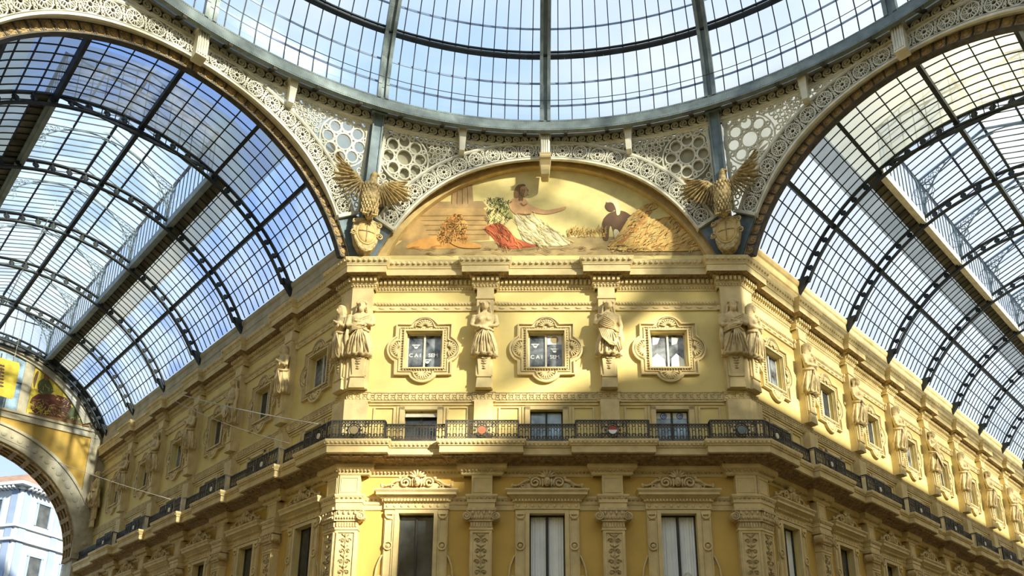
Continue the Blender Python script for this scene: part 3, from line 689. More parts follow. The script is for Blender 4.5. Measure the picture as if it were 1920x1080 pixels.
    for k in range(7):
        x0_ = -.05 + .02 * k; x1_ = -.36 + .12 * k
        r.tube([(x0_, c - .21, zt), ((x0_ + x1_) / 2, c - .27, zt - .35), (x1_, c - .25 + abs(x1_) * .18, zt - .95)], [.035, .03, .018], 5)
    if kind in 'BC':
        sgn = -1 if kind == 'B' else 1
        for k in range(6):
            r.tube([(sgn * .32, c - .10, Z0 + 2.92 - .06 * k), (sgn * .12, c - .26, Z0 + 2.76 - .09 * k), (-sgn * .18, c - .25, Z0 + 2.52 - .06 * k), (-sgn * .33, c - .06, Z0 + 2.34 - .03 * k)], .034, 5)
        r.tube([(-sgn * .38, c - .04, Z0 + 2.4), (-sgn * .42, c - .06, Z0 + 2.0), (-sgn * .40, c - .04, Z0 + 1.5)], [.06, .08, .04], 6)
    if kind == 'B':
        for k in range(5): r.tube([(-.30 + .05 * k, c - .24, Z0 + 2.25), (-.22 + .07 * k, c - .34, Z0 + 1.85 - .04 * k), (.02 + .05 * k, c - .34, Z0 + 1.55 - .02 * k), (.25, c - .24, Z0 + 1.75 + .04 * k)], .03, 5)
    for q in (b, h, r): q.v = [(x * 1.16, y, z) for x, y, z in q.v]
    return b, h, r
def b_herm():
    mb = MB(); mb.frustum(-.19, .19, -.40, -.28, Z0 + .5, -.26, .26, -.46, -.28, Z0 + 1.36)
    mb.frustum(-.29, .29, -.42, -.28, Z0, -.25, .25, -.40, -.28, Z0 + .42); mb.box(-.27, .27, -.44, -.28, Z0 + .42, Z0 + .50)
    mb.box(-.30, .30, -.36, -.24, Z0 + .5, Z0 + 2.4)
    return mb
def b_garland():
    mb = MB()
    for k in range(6): mb.ell((0, -.46 + .012 * k, Z0 + 1.26 - .10 * k), (.13 - .013 * k + .03 * (k % 2), .05, .05), 8, 5)
    mb.ell((0, -.48, Z0 + 1.34), (.10, .06, .08), 8, 6)
    return mb
PROT = {}
DESC = {'A': 'stone woman statue with low crossed arms', 'B': 'robed stone statue with one raised hand', 'C': 'bearded statue with folded arms', 'D': 'veiled stone statue'}
def statue(kind, pos, rz, lab, group):
    label = DESC[kind] + ', ' + lab
    if kind in PROT: return dup(PROT[kind], pos, rz, label, group)
    t = thing('caryatid_statue', label, 'statue', pos, rz, group); PROT[kind] = t
    b, h, r = figure(kind)
    remesh(b, 'body', 'statue', t, .026); remesh(h, 'hair', 'statue', t, .026); r.obj('draped_robe', 'statue', t, smooth=True)
    shared('herm', b_herm, 'herm_pedestal', 'stone', t); shared('garl', b_garland, 'hanging_garland', 'relief', t, True)
    return t
GST = 'caryatids along the upper storey'
statue('C', wpos('C', -H + .30, 0, 0), 0, 'at the left corner facing front', GST)
statue('A', wpos('C', -2.3, 0, 0), 0, 'on the left middle pilaster of the central face', GST)
statue('B', wpos('C', 2.3, 0, 0), 0, 'on the right middle pilaster of the central face', GST)
statue('C', wpos('C', H - .30, 0, 0), 0, 'at the right corner facing front', GST)
statue('D', wpos('L', -.30, 0, 0), -PI / 4, 'at the left corner turned to the left wing', GST)
statue('D', wpos('R', .30, 0, 0), PI / 4, 'at the right corner turned to the right wing', GST)
for k in range(5): statue('DBDAC'[k], wpos('L', -(PIL0 + k * BAY), 0, 0), -PI / 4, '%s from the corner on the left wing' % ORD[k], GST)
statue('B', wpos('L', -TL + .55, 0, 0), -PI / 4, 'last on the left wing by the far arch', GST)
for k in range(10): statue('DADBDADADB'[k], wpos('R', PIL0 + k * BAY, 0, 0), PI / 4, ORD[k] + ' from the corner, right wing', GST)

# ------------------------------------------------------------------ balcony railings
RZ0, RZ1 = 11.70, 12.44
def rail_tile(mb, x, p, l, hi):
    t = 0.022
    for q in (-.25, .25): mb.box(x + q * l - t / 2, x + q * l + t / 2, -p - t / 2, -p + t / 2, RZ0 + .03, hi - .03); mb.ell((x + q * l, -p, RZ0 + .42), (.022, .022, .045), 5, 4)
    for q in (-.5, 0): mb.ribbon(circ(x + (q + .25 - .0) * l + l * .0, hi - .10, l * .20, 8), 0.022, -p - .012, -p + .012, True)
    for q in (-.25, .25): mb.ribbon(circ(x + q * l, RZ0 + .115, l * .21, 8), 0.024, -p - .012, -p + .012, True)
    for q in (-.25, .25): mb.ribbon(circ(x + q * l, RZ0 + .205, l * .15, 7), 0.02, -p - .012, -p + .012, True); mb.ribbon(circ(x + q * l * .9, hi - .045, l * .12, 6), 0.018, -p - .012, -p + .012, True)
    mb.ribbon(arc(x, RZ0 + .20, l * .25, 0, PI, 6), 0.022, -p - .012, -p + .012); mb.ribbon(arc(x, hi - .17, l * .25, PI, 2 * PI, 6), 0.022, -p - .012, -p + .012)
for w, g in WING.items():
    label = {'C': 'black wrought iron balcony railing across the sunlit central face', 'L': 'wrought iron balcony railing receding along the shaded left wing', 'R': 'black wrought iron balcony railing receding along the right wing'}[w]
    t = thing('balcony_railing', label, 'railing', g['loc'], g['rz'])
    dp, j, hw, cw = 0.62, 0.25, 0.66, 0.9
    mb = MB(); along(w, dp, j, hw, cw, .21, lambda x, p, l: rail_tile(mb, x, p, l, RZ1 - .05 if p < dp + .1 else RZ1)); mb.obj('ironwork_panel', 'iron', t)
    hr = MB(); pts = polyl(w, dp, j, hw, cw)
    for (xa, pa), (xb, pb) in zip(pts, pts[1:]):
        hi = RZ1 - .05 if max(pa, pb) < dp + .1 else RZ1
        hr.bar((xa, -pa, hi), (xb, -pb, hi), .06, .045); hr.bar((xa, -pa, RZ0 + .02), (xb, -pb, RZ0 + .02), .05, .03); hr.bar((xa, -pa, hi - .03 - .04), (xb, -pb, hi - .07), .03, .015)
        hr.box(xa - .025, xa + .025, -pa - .025, -pa + .025, RZ0 - .03, RZ1)
    hr.obj('handrail', 'iron', t)
    spots = [(x, 0) for x in g['pil']] + ([(g['x0'] + .45, 0)] if g['m0'] else []) + ([(g['x1'] - .45, 0)] if g['m1'] else [])
    for k, (x, _) in enumerate(spots):
        mb = MB(); p = dp + j + .02
        for rr in (.16, .22): mb.ribbon([(x + rr * math.cos(a), 12.07 + rr * 1.15 * math.sin(a)) for a in [2 * PI * i / 16 for i in range(16)]], .03, -p - .03, -p + .02, True)
        for q in range(12): a = 2 * PI * q / 12; mb.ell((x + .26 * math.cos(a), -p, 12.07 + .27 * math.sin(a)), (.04, .025, .04), 6, 4)
        for s in (-1, 1):
            for zz in (11.9, 12.25): mb.ribbon(spiral(x + s * .38, zz, .02, .10, 0, 1.3 * s, 10), .025, -p - .01, -p + .02)
            mb.box(x + s * .50 - .02, x + s * .50 + .02, -p - .02, -p + .02, RZ0, RZ1)
        o = mb.obj('medallion', 'iron', t)
        if w == 'C':
            if k == 1:
                MB().plate(arc(x, 12.07, .15, 0, PI, 12), [], -p - .035, -p).obj('red_half', 'red', o); MB().plate(arc(x, 12.07, .15, PI, 2 * PI, 12), [], -p - .035, -p).obj('white_half', 'white', o)
            else: MB().plate(circ(x, 12.07, .15, 16), [], -p - .035, -p).obj('shield_disc', {0: 'orange', 2: 'tan', 3: 'steel'}[k], o)
        else: MB().plate(circ(x, 12.07, .11, 14), [], -p - .035, -p).obj('shield_disc', 'frame', o)


# ------------------------------------------------------------------ octagon frames
# frame of the octagon side facing azimuth az: x to the right, y outwards from the centre, z up
def fr(az): return dict(loc=OC, rotz=-math.radians(az))
def octw(az, x, d, z):
    a = math.radians(az); return Vector((OC.x + x * math.cos(a) + d * math.sin(a), OC.y - x * math.sin(a) + d * math.cos(a), z))
def dS(x, z):
    w = min(1, max(0, (z - 20.3) / 4.5)) ** 1.3
    return (INR - .25) * (1 - w) + w * math.sqrt(max(1, 17.05 ** 2 - x * x))
def pend(x, y, z): return (x, dS(x, z) + y, z)        # y: offset from the leaning shell
AC = 16.85
def xc(z): return dS(6.9, z) * T22

def b_band():
    mb = MB(); a0, a1 = math.radians(33), math.radians(147); N = 96
    for R_, w_ in ((7.08, .08), (7.83, .08), (7.16, .02), (7.76, .02)): mb.ribbon(arc(0, AC, R_, a0, a1, N), w_, -.08, .04, False, pend)
    n = 21
    for k in range(n):
        a = a0 + (a1 - a0) * (k + .5) / n; c, s = math.cos(a), math.sin(a); px, pz = 7.455 * c, AC + 7.455 * s
        mb.ribbon(circ(px, pz, .275, 16), .04, -.07, 0, True, pend); mb.ribbon(circ(px, pz, .09, 8), .04, -.07, 0, True, pend)
        for q in range(8):
            b = a + 2 * PI * q / 8; mb.ribbon([(px + .09 * math.cos(b - .3), pz + .09 * math.sin(b - .3)), (px + .2 * math.cos(b - .22), pz + .2 * math.sin(b - .22)), (px + .26 * math.cos(b), pz + .26 * math.sin(b)), (px + .2 * math.cos(b + .22), pz + .2 * math.sin(b + .22)), (px + .09 * math.cos(b + .3), pz + .09 * math.sin(b + .3))], .024, -.07, 0, False, pend)
        if k < n - 1:
            a2 = a0 + (a1 - a0) * (k + 1) / n; c, s = math.cos(a2), math.sin(a2)
            for rr, o in ((7.455, .045), (7.24, .05), (7.67, .05), (7.34, .04), (7.57, .04)): mb.ribbon(circ(rr * c, AC + rr * s, o, 6), .025, -.07, 0, True, pend)
            mb.ribbon([(7.28 * c, AC + 7.28 * s), (7.66 * c, AC + 7.66 * s)], .02, -.07, 0, False, pend)
            for da in (-.012, .012): mb.ribbon([(7.28 * math.cos(a2 + da), AC + 7.28 * math.sin(a2 + da)), (7.47 * math.cos(a2 + 2 * da), AC + 7.47 * math.sin(a2 + 2 * da)), (7.66 * math.cos(a2 + da), AC + 7.66 * math.sin(a2 + da))], .02, -.07, 0, False, pend)
    for a in (a0, a1): mb.ribbon([(7.05 * math.cos(a), AC + 7.05 * math.sin(a)), (7.95 * math.cos(a), AC + 7.95 * math.sin(a))], .12, -.16, .1, False, pend)
    return mb
def b_bandback():
    mb = MB(); N = 80; vs = []
    for i in range(N + 1):
        a = math.radians(33 + 114 * i / N)
        for R_ in (7.12, 7.82): vs.append(pend(R_ * math.cos(a), .06, AC + R_ * math.sin(a)))
    mb.add(vs, [(2 * i, 2 * i + 1, 2 * i + 3, 2 * i + 2) for i in range(N)]); return mb
def b_wedge(sd_):
    mb = MB()
    for s in (sd_,):
        vs = []; n = 10
        for i in range(n + 1):
            z = 19.22 + 1.9 * i / n; xi = math.sqrt(7.12 ** 2 - (z - AC) ** 2)
            vs += [pend(s * xi, .0, z), (s * (dS(6.9, z)) * T22, dS(6.9, z), z)]
        mb.add(vs, [(2 * i, 2 * i + 1, 2 * i + 3, 2 * i + 2) for i in range(n)])
    return mb
def b_coffer():
    mb = MB(); a0, a1 = math.radians(20), math.radians(160); n = 42
    for R_ in (6.70, 7.12): mb.ribbon(arc(0, AC + .1, R_, a0, a1, 80), .05, INR - .2, INR + .05)
    for k in range(n + 1):
        a = a0 + (a1 - a0) * k / n; mb.ribbon([(6.70 * math.cos(a), AC + .1 + 6.70 * math.sin(a)), (7.10 * math.cos(a), AC + .1 + 7.10 * math.sin(a))], .05, INR - .19, INR + .03)
    return mb
def b_coffback():
    mb = MB(); a0, a1 = math.radians(20), math.radians(160); n = 42
    for k in range(n):
        b0, b1 = [a0 + (a1 - a0) * (k + q) / n for q in (.04, .96)]
        mb.add([(R_ * math.cos(b), INR - .165, AC + .1 + R_ * math.sin(b)) for b in (b0, b1) for R_ in (6.74, 7.08)], [(0, 1, 3, 2)])
        am = (b0 + b1) / 2; mb.ell((6.9 * math.cos(am), INR - .17, AC + .1 + 6.9 * math.sin(am)), (.10, .04, .10), 8, 4)
        for s_ in (-1, 1):
            for r_ in (6.79, 7.02): aa = am + s_ * (b1 - b0) * .34; mb.ell((r_ * math.cos(aa), INR - .17, AC + .1 + r_ * math.sin(aa)), (.035, .03, .035), 5, 4)
    return mb
AN = {0: 'over the central painting', -45: 'over the left glass vault opening', 45: 'over the right glass vault opening'}
for az in (0, -45, 45):
    f = fr(az)
    t = thing('lattice_arch', 'pale pierced rosette arch band ' + AN[az], 'arch', f['loc'], f['rotz'])
    shared('band', b_band, 'rosette_tracery', 'lace', t); shared('bandb', b_bandback, 'backing_strip', 'lacedark', t); [shared('wedge%d' % q_, lambda: b_wedge(q_), 'spandrel_foot', 'postgrey', t) for q_ in (-1, 1)]
    if az:
        def b_rev():
            mb = MB(); n = 70; vs = []
            for i in range(n + 1):
                a = math.radians(20 + 140 * i / n); x_, z_ = 7.06 * math.cos(a), AC + 7.06 * math.sin(a); vs += [(x_, dS(x_, z_) - .04, z_), (7.12 * math.cos(a), INR - .12, AC + .1 + 7.12 * math.sin(a))]
            return mb.add(vs, [(2 * i, 2 * i + 1, 2 * i + 3, 2 * i + 2) for i in range(n)])
        shared('revl', b_rev, 'inner_reveal', 'lace', t)
        c = thing('coffered_arch', 'brown coffered iron arch edging the %s glass vault' % ('left' if az < 0 else 'right'), 'arch', f['loc'], f['rotz'])
        shared('coff', b_coffer, 'frame', 'iron', c); shared('cofb', b_coffback, 'coffer', 'brown', c)

# spandrel tracery panels
ZT = 24.50
def inreg(x, z, mg=0.0): return z < ZT - mg and math.hypot(x, z - AC) > 7.84 + mg and x < dS(x, z) * T22 - .26 - mg and z > 21.0
def b_span(s):
    mb = MB(); fn = lambda x, y, z: pend(s * x, y, z)
    cx, cz = 5.55, 23.55
    for R_, w_ in ((.92, .05), (.30, .045)): mb.ribbon(circ(cx, cz, R_, 28), w_, -.03, .04, True, fn)
    for q in range(8):
        a = 2 * PI * q / 8; mb.ribbon(circ(cx + .60 * math.cos(a), cz + .60 * math.sin(a), .225, 10), .05, -.03, .04, True, fn)
        b = a + PI / 8; mb.ribbon([(cx + .30 * math.cos(a), cz + .30 * math.sin(a)), (cx + .45 * math.cos(b), cz + .45 * math.sin(b)), (cx + .30 * math.cos(a + PI / 4), cz + .30 * math.sin(a + PI / 4))], .05, -.03, .04, False, fn)
        mb.ribbon(circ(cx + .80 * math.cos(b), cz + .80 * math.sin(b), .07, 7), .04, -.03, .04, True, fn)
    k = 0; z = 21.1
    while z < ZT:
        x = 1.2 + (.12 if k % 2 else 0)
        while x < 7.3:
            if inreg(x, z, .07) and math.hypot(x - cx, z - cz) > 1.02:
                mb.ribbon(circ(x, z, .095, 7), .035, -.02, .03, True, fn)
                if (int(x * 10) + k) % 3 == 0: mb.ribbon(spiral(x, z, .02, .15, x, 1.1, 8), .03, -.04, .02, False, fn)
            x += .235
        z += .205; k += 1
    x = 2.6
    while x < 6.9:
        if inreg(x, ZT - .18, .05): mb.ribbon(spiral(x, ZT - .18, .03, .14, 0, 1.4, 12), .04, -.05, .03, False, fn)
        x += .33
    mb.ribbon([(1.6, ZT - .02), (3, ZT - .02), (4.5, ZT - .02), (5.7, ZT - .02), (6.85, ZT - .02)], .06, -.05, .05, False, fn)
    mb.ribbon([(dS(6.9, z) * T22 - .30, z) for z in (21.3, 22, 22.7, 23.4, 24.1, 24.75)], .10, -.05, .05, False, fn)
    return mb
def b_spback(s):
    mb = MB(); h = .1; nx, nz_ = 64, 40
    for i in range(nx):
        for j in range(nz_):
            x, z = 1.0 + h * i, 20.9 + h * j
            if z + h / 2 < ZT and math.hypot(x + h / 2, z + h / 2 - AC) > 7.75 and x + h / 2 < dS(x, z) * T22 - .15:
                mb.add([pend(s * a, .14, b) for a, b in ((x, z), (x + h, z), (x + h, z + h), (x, z + h))], [(0, 1, 2, 3)])
    return mb
for az in (0, -45, 45):
    for s in (-1, 1):
        side = {(0, -1): 'left of the painting, right of the left grey post', (0, 1): 'right of the painting, left of the right grey post', (-45, 1): 'over the left vault beside its eagle', (45, -1): 'over the right vault beside its eagle', (-45, -1): 'at the far upper left corner', (45, 1): 'at the far upper right corner'}[(az, s)]
        t = thing('spandrel_panel', 'pierced star rosette panel ' + side, 'panel', OC, -math.radians(az))
        shared('sp%d' % s, lambda: b_span(s), 'star_tracery', 'lace', t)
        shared('spb%d%d' % (s, az != 0), lambda: b_spback(s), 'translucent_backing', 'backing' if az == 0 else 'glasscream', t)

# ring, scroll frieze, posts, brackets
def cylp(a, R_, z): return (R_ * math.sin(a), R_ * math.cos(a), z)
t = thing('scroll_frieze', 'pale running scroll frieze under the dome ring', 'frieze', OC)
RF = 17.08
for k in range(-7, 7):
    a0, a1 = math.radians(11.25 * k), math.radians(11.25 * (k + 1)); mb = MB(); n = 10
    fn = lambda x, y, z: cylp(x / RF, RF + y, z)
    for zz, w_ in ((24.52, .07), (25.04, .07)): mb.ribbon([(RF * (a0 + (a1 - a0) * i / n), zz) for i in range(n + 1)], w_, -.08, .05, False, fn)
    q = 10
    for i in range(q):
        x = RF * (a0 + (a1 - a0) * (i + .5) / q); sg = 1 if k >= 0 else -1
        mb.ribbon([(x + sg * .17, 24.59), (x + sg * .08, 24.60)] + spiral(x, 24.77, .165, .03, -PI / 2, 1.6 * -sg, 16), .055, -.07, .0, False, fn)
    o = mb.obj('scroll_panel', 'lace', t)
    bk = MB(); bk.add([cylp(a0 + (a1 - a0) * i / n, RF + .06, z) for z in (24.50, 25.08) for i in range(n + 1)], [(i, i + 1, n + 2 + i, n + 1 + i) for i in range(n)]); bk.obj('backing_strip', 'lacedark', o)
for az in (-67.5, -22.5, 22.5, 67.5):
    pn = {-67.5: 'tall blue-grey iron post at the far left', -22.5: 'tall blue-grey iron post rising behind the left eagle', 22.5: 'tall blue-grey iron post rising behind the right eagle', 67.5: 'tall blue-grey iron post at the far right'}[az]
    t = thing('iron_post', pn, 'post', OC, -math.radians(az), 'posts under the dome ring')
    shared('post', lambda: MB().frustum(-.19, .19, 18.10, 18.7, 20.3, -.19, .19, 16.80, 17.3, 24.9).frustum(-.27, -.20, 18.3, 18.6, 20.3, -.27, -.20, 17.0, 17.2, 24.9).box(-.30, .30, 16.70, 17.3, 24.75, 25.0), 'shaft', 'postgrey', t)
    for q_ in (-1, 1): shared('postf%d' % q_, lambda: MB().frustum(q_ * .18 - .03, q_ * .18 + .03, 18.06, 18.2, 20.3, q_ * .18 - .03, q_ * .18 + .03, 16.76, 16.9, 24.85), 'flange', 'steel', t)
for az in (-56.25, -33.75, -11.25, 11.25, 33.75, 56.25):
    t = tag(MB().frustum(-.10, .10, 16.80, 17.12, 23.88, -.16, .16, 16.55, 17.12, 24.95).box(-.19, .19, 16.5, 17.1, 24.86, 24.98).obj('ring_bracket', 'lace', None, OC, -math.radians(az)),
            'short cream bracket under the dome ring, %s %s of the painting keystone' % ({11.25: 'first', 33.75: 'second', 56.25: 'third'}[abs(az)], 'left' if az < 0 else 'right'), 'bracket', 'short brackets under the dome ring')
def b_key():
    mb = MB(); mb.box(-.19, .19, 16.62, 17.1, 23.75, 24.80).box(-.24, .24, 16.5, 17.1, 24.80, 24.98)
    for k in range(4): mb.box(-.15 + .085 * k, -.11 + .085 * k, 16.58, 16.63, 23.82, 24.72)
    return mb
def b_console():
    mb = MB(); mb.loft([[(x, y, z) for x, y in ((-w_, 17.2), (w_, 17.2), (w_, y_), (-w_, y_))] for z, y_, w_ in ((22.92, 16.95, .12), (23.0, 16.82, .16), (23.15, 16.75, .17), (23.35, 16.72, .19), (23.55, 16.55, .21), (23.75, 16.48, .23))])
    mb.tube([(-.22, 16.60, 23.62), (.22, 16.60, 23.62)], .11, 10); return mb
for az in (-45, 0, 45):
    t = thing('keystone_console', 'cream fluted keystone %s' % {0: 'above the middle of the painting', -45: 'at the crown of the left arch', 45: 'at the crown of the right arch'}[az], 'keystone', OC, -math.radians(az))
    shared('key', b_key, 'fluted_block', 'lace', t)
    if az == 0: shared('cons', b_console, 'scroll_console', 'stone', t)

# ------------------------------------------------------------------ dome
def dome(phi, a, off=0.0):
    R_ = (16.4 + off) * math.cos(phi); return cylp(a, R_, 25.05 + (8.1 + off) * math.sin(phi))
t = thing('glass_dome', 'great glass dome with grey riveted iron ribs over the octagon', 'dome', OC)
mb = MB(); n = 128; prof = [(16.28, 24.62), (16.28, 25.10), (16.45, 25.12), (16.60, 25.40), (17.25, 25.40), (17.25, 25.30), (16.90, 25.10), (16.62, 24.80), (16.48, 24.62)]
mb.add([cylp(2 * PI * i / n, r_, z) for r_, z in prof for i in range(n)], [(q * n + i, q * n + (i + 1) % n, ((q + 1) % len(prof)) * n + (i + 1) % n, ((q + 1) % len(prof)) * n + i) for q in range(len(prof)) for i in range(n)])
rb = mb.obj('ring_beam', 'steel', t)
mb = MB()
for zz in (24.68, 25.04):
    for i in range(700): a = math.radians(-80 + 160 * i / 700); mb.ell(cylp(a, 16.275, zz), (.022, .022, .022), 4, 3)
mb.obj('rivet_row', 'steel', rb)
for i in range(-14, 14):
    a = 2 * PI * (i + .5) / 64; MB().bar(cylp(a, 16.3, 24.56), cylp(a, 17.1, 25.08), .14, .08).obj('soffit_bracket', 'iron', rb)
ph = [math.radians(v) for v in (0, 6, 12, 18, 27, 36, 45, 54, 63, 72, 80)]
for k in range(16):
    a = 2 * PI * k / 16; mb = MB(); R0 = Matrix.Rotation(-a, 3, 'Z'); rows = []
    for p in ph:
        r_ = 16.4 * math.cos(p); z = 25.05 + 8.1 * math.sin(p); nr, nz_ = math.cos(p), 2 * math.sin(p); l = math.hypot(nr, nz_); nr /= l; nz_ /= l
        q = [R0 @ Vector((x, r_ + o * nr, z + o * nz_)) for x, o in ((-.21, .12), (.21, .12), (.21, -.16), (.08, -.16), (.08, -.05), (-.08, -.05), (-.08, -.16), (-.21, -.16))]
        rows.append(q)
    mb.loft(rows); mb.obj('rib', 'steel', t)
for pd, w_, h_ in ((18, .22, .26), (36, .2, .22), (54, .2, .22), (80, .3, .4)):
    mb = MB(); m_ = 128; p = math.radians(pd)
    for i in range(m_): mb.bar(dome(p, 2 * PI * i / m_), dome(p, 2 * PI * (i + 1) / m_), w_, .07)
    p2 = p + math.radians(1.0)
    for i in range(m_):
        mb.bar(dome(p2, 2 * PI * i / m_), dome(p2, 2 * PI * (i + 1) / m_), .08, .05)
        if i % 2 == 0: mb.bar(dome(p, 2 * PI * i / m_, -.05), dome(p2, 2 * PI * i / m_, .1), .05, .05)
    mb.obj('purlin', 'roofiron', t)
for pd in (6, 12, 24, 30, 42, 48):
    p = math.radians(pd); mb = MB()
    for i in range(128): mb.bar(dome(p, 2 * PI * i / 128, .10), dome(p, 2 * PI * (i + 1) / 128, .10), .02, .085)
    mb.obj('glass_lap', 'palazzoblue', t)
mb = MB()
for i in range(128): mb.bar(dome(.09, 2 * PI * i / 128, -.4), dome(.09, 2 * PI * (i + 1) / 128, -.4), .018, .018)
mb.obj('ring_wire', 'roofiron', t)
mb = MB()
for k in range(16):
    for j in range(1, 12):
        a = 2 * PI * (k + j / 12) / 16
        for p0, p1 in zip(ph[:7 if j % 2 else 8], ph[1:]): mb.bar(dome(p0, a, .06), dome(p1, a, .06), .035, .05)
mb.obj('glazing_bar', 'roofiron', t)
mb = MB(); n = 96
mb.add([dome(p, 2 * PI * i / n, .12) for p in ph for i in range(n)], [(q * n + i, q * n + (i + 1) % n, (q + 1) * n + (i + 1) % n, (q + 1) * n + i) for q in range(len(ph) - 1) for i in range(n)])
mb.obj('glass', 'glassdome', t, smooth=True)

# ------------------------------------------------------------------ lunette painting
mb = MB(); n = 60; vs = []
for i in range(n + 1):
    a = math.radians(20 + 140 * i / n); x_, z_ = 7.13 * math.cos(a), AC + 7.13 * math.sin(a); vs += [(x_, dS(x_, z_) - .04, z_), (7.10 * math.cos(a), INR + .13, 17.05 + 7.10 * math.sin(a))]
mb.add(vs, [(2 * i, 2 * i + 1, 2 * i + 3, 2 * i + 2) for i in range(n)]); rev = mb
o = struct(MB().plate(arc(0, 17.1, 7.30, math.radians(17), math.radians(163), 40), [], 0.12, 0.6, None, True).obj('wall_lunette', 'stone', None, (0, D, 0), 0.0))
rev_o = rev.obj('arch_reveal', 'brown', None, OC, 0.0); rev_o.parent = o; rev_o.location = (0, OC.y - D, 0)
t = thing('lunette_painting', 'arched wall painting of a seated woman, lion and harvester above the cornice', 'painting', (0, D, 0))
MB().plate(arc(0, 17.1, 6.78, math.radians(18.5), math.radians(161.5), 48), [], .10, .12).obj('painted_ground', 'p_sky', t)
mb = MB(); mb.ribbon(arc(0, 17.1, 6.93, math.radians(17.5), math.radians(162.5), 64), .26, -.10, .12); mb.ribbon(arc(0, 17.1, 6.78, math.radians(18), math.radians(162), 64), .06, -.13, .12)
mb.obj('rim_moulding', 'rim', t)
FACE_ART = [
    ('ground', 'p_ground', [(-6.46, 19.86), (-5.55, 20.62), (-2.58, 20.48), (1.64, 20.7), (6.05, 20.56), (6.52, 19.8)]),
    ('temple', 'p_temple', [(-5.28, 21.81), (-4.76, 22.18), (-2.61, 22.22), (-2.28, 21.79), (-2.2, 20.55), (-4.69, 20.44), (-5.97, 20.57)]),
    ('tower', 'p_temple2', [(-3.79, 22.23), (-3.76, 23.2), (-2.96, 23.38), (-2.87, 22.22)]),
    ('temple_cornice', 'p_temple2', [(-4.97, 22.16), (-4.76, 22.34), (-2.51, 22.37), (-2.31, 22.09), (-2.5, 22.04), (-4.75, 22.06)]),
    ('animal', 'p_orange', [(-5.63, 20.22), (-4.91, 20.64), (-4.28, 20.73), (-4.12, 21.18), (-3.92, 21.55), (-3.63, 21.72), (-3.28, 21.6), (-3.1, 21.17), (-3.15, 20.68), (-3.0, 20.43), (-2.51, 20.26), (-3.42, 20.17), (-5.1, 20.12)]),
    ('mane', 'p_dorange', [(-4.04, 21.35), (-3.71, 21.75), (-3.33, 21.67), (-3.06, 21.17), (-3.22, 20.8), (-3.6, 20.68), (-3.9, 20.85)]),
    ('red_cloth', 'p_red', [(-2.53, 21.09), (-1.96, 21.36), (-1.61, 21.24), (-1.1, 20.5), (-0.05, 20.25), (-1.73, 20.08), (-2.05, 20.65)]),
    ('flowers', 'p_green', [(-2.29, 22.3), (-1.97, 22.6), (-1.65, 22.39), (-1.43, 21.99), (-1.21, 21.54), (-1.53, 21.54), (-1.86, 21.91)]),
    ('skirt', 'p_white', [(-1.28, 21.79), (-0.47, 21.68), (0.17, 21.18), (1.09, 20.41), (0.69, 20.22), (-0.79, 20.32), (-1.06, 21.04)]),
    ('torso', 'p_skin', [(-1.52, 22.29), (-1.15, 22.57), (-0.77, 22.49), (-0.47, 21.78), (-0.79, 21.63), (-1.28, 21.74)]),
    ('arm', 'p_skin', [(-0.9, 22.34), (-0.08, 21.88), (0.56, 22.0), (0.86, 22.1), (0.84, 21.97), (0.6, 21.85), (-0.04, 21.68), (-0.81, 21.93)]),
    ('hair', 'p_brown', [(-1.24, 22.49), (-1.24, 22.9), (-1.11, 23.13), (-0.81, 23.18), (-0.77, 23.0), (-0.98, 22.9), (-1.03, 22.49)]),
    ('head', 'p_skin', [(-1.01, 23.0), (-0.83, 23.08), (-0.68, 22.95), (-0.68, 22.72), (-0.81, 22.54), (-0.98, 22.59)]),
    ('worker', 'p_dark', [(2.29, 20.48), (2.24, 21.02), (2.31, 21.47), (2.51, 21.74), (2.81, 21.86), (3.15, 21.86), (3.44, 21.63), (3.48, 21.38), (3.22, 21.31), (3.04, 20.97), (2.86, 20.65), (2.7, 20.87), (2.63, 21.26), (2.53, 21.02), (2.5, 20.48)]),
    ('worker_head', 'p_dark', [(2.39, 22.07), (2.49, 22.32), (2.68, 22.42), (2.85, 22.32), (2.88, 22.04), (2.73, 21.84), (2.54, 21.84)]),
    ('turban', 'p_white', [(2.42, 22.24), (2.58, 22.44), (2.79, 22.47), (2.96, 22.29), (3.02, 21.71), (2.85, 21.61), (2.82, 22.01), (2.7, 22.27)]),
    ('loincloth', 'p_white', [(2.7, 21.02), (2.91, 20.97), (3.02, 20.47), (2.73, 20.48)]),
    ('animal_leg', 'p_orange', [(-3.89, 20.51), (-3.21, 20.51), (-2.49, 20.31), (-2.53, 20.14), (-3.42, 20.17)]),
    ('animal_head', 'p_straw', [(-3.53, 21.35), (-3.28, 21.5), (-3.06, 21.3), (-3.1, 21.0), (-3.31, 20.9), (-3.52, 21.05)]),
    ('sheaf', 'p_straw', [(2.25, 19.99), (2.91, 20.77), (3.31, 21.51), (3.91, 22.13), (4.41, 22.26), (4.52, 21.95), (3.9, 21.81), (4.16, 21.4), (5.05, 21.62), (5.67, 21.25), (6.14, 20.31), (6.26, 19.97)]),
    ('sheaf_shade', 'p_dorange', [(2.68, 20.33), (3.45, 21.14), (4.11, 21.8), (4.35, 21.9), (3.68, 21.13), (3.14, 20.38)]),
]
def chaikin(P, n=2):
    for _ in range(n): P = [q for a, b in zip(P, P[1:] + P[:1]) for q in ((a[0] * .78 + b[0] * .22, a[1] * .78 + b[1] * .22), (a[0] * .22 + b[0] * .78, a[1] * .22 + b[1] * .78))]
    return P
for k, (nm, mt_, pts) in enumerate(FACE_ART):
    if nm not in ('ground', 'temple', 'tower', 'temple_cornice'): pts = chaikin(pts)
    yy = .097 - .002 * k; MB().plate(pts, [], yy, yy + .002).obj('painted_' + nm, mt_, t)
rnd = random.Random(5); YP = .052
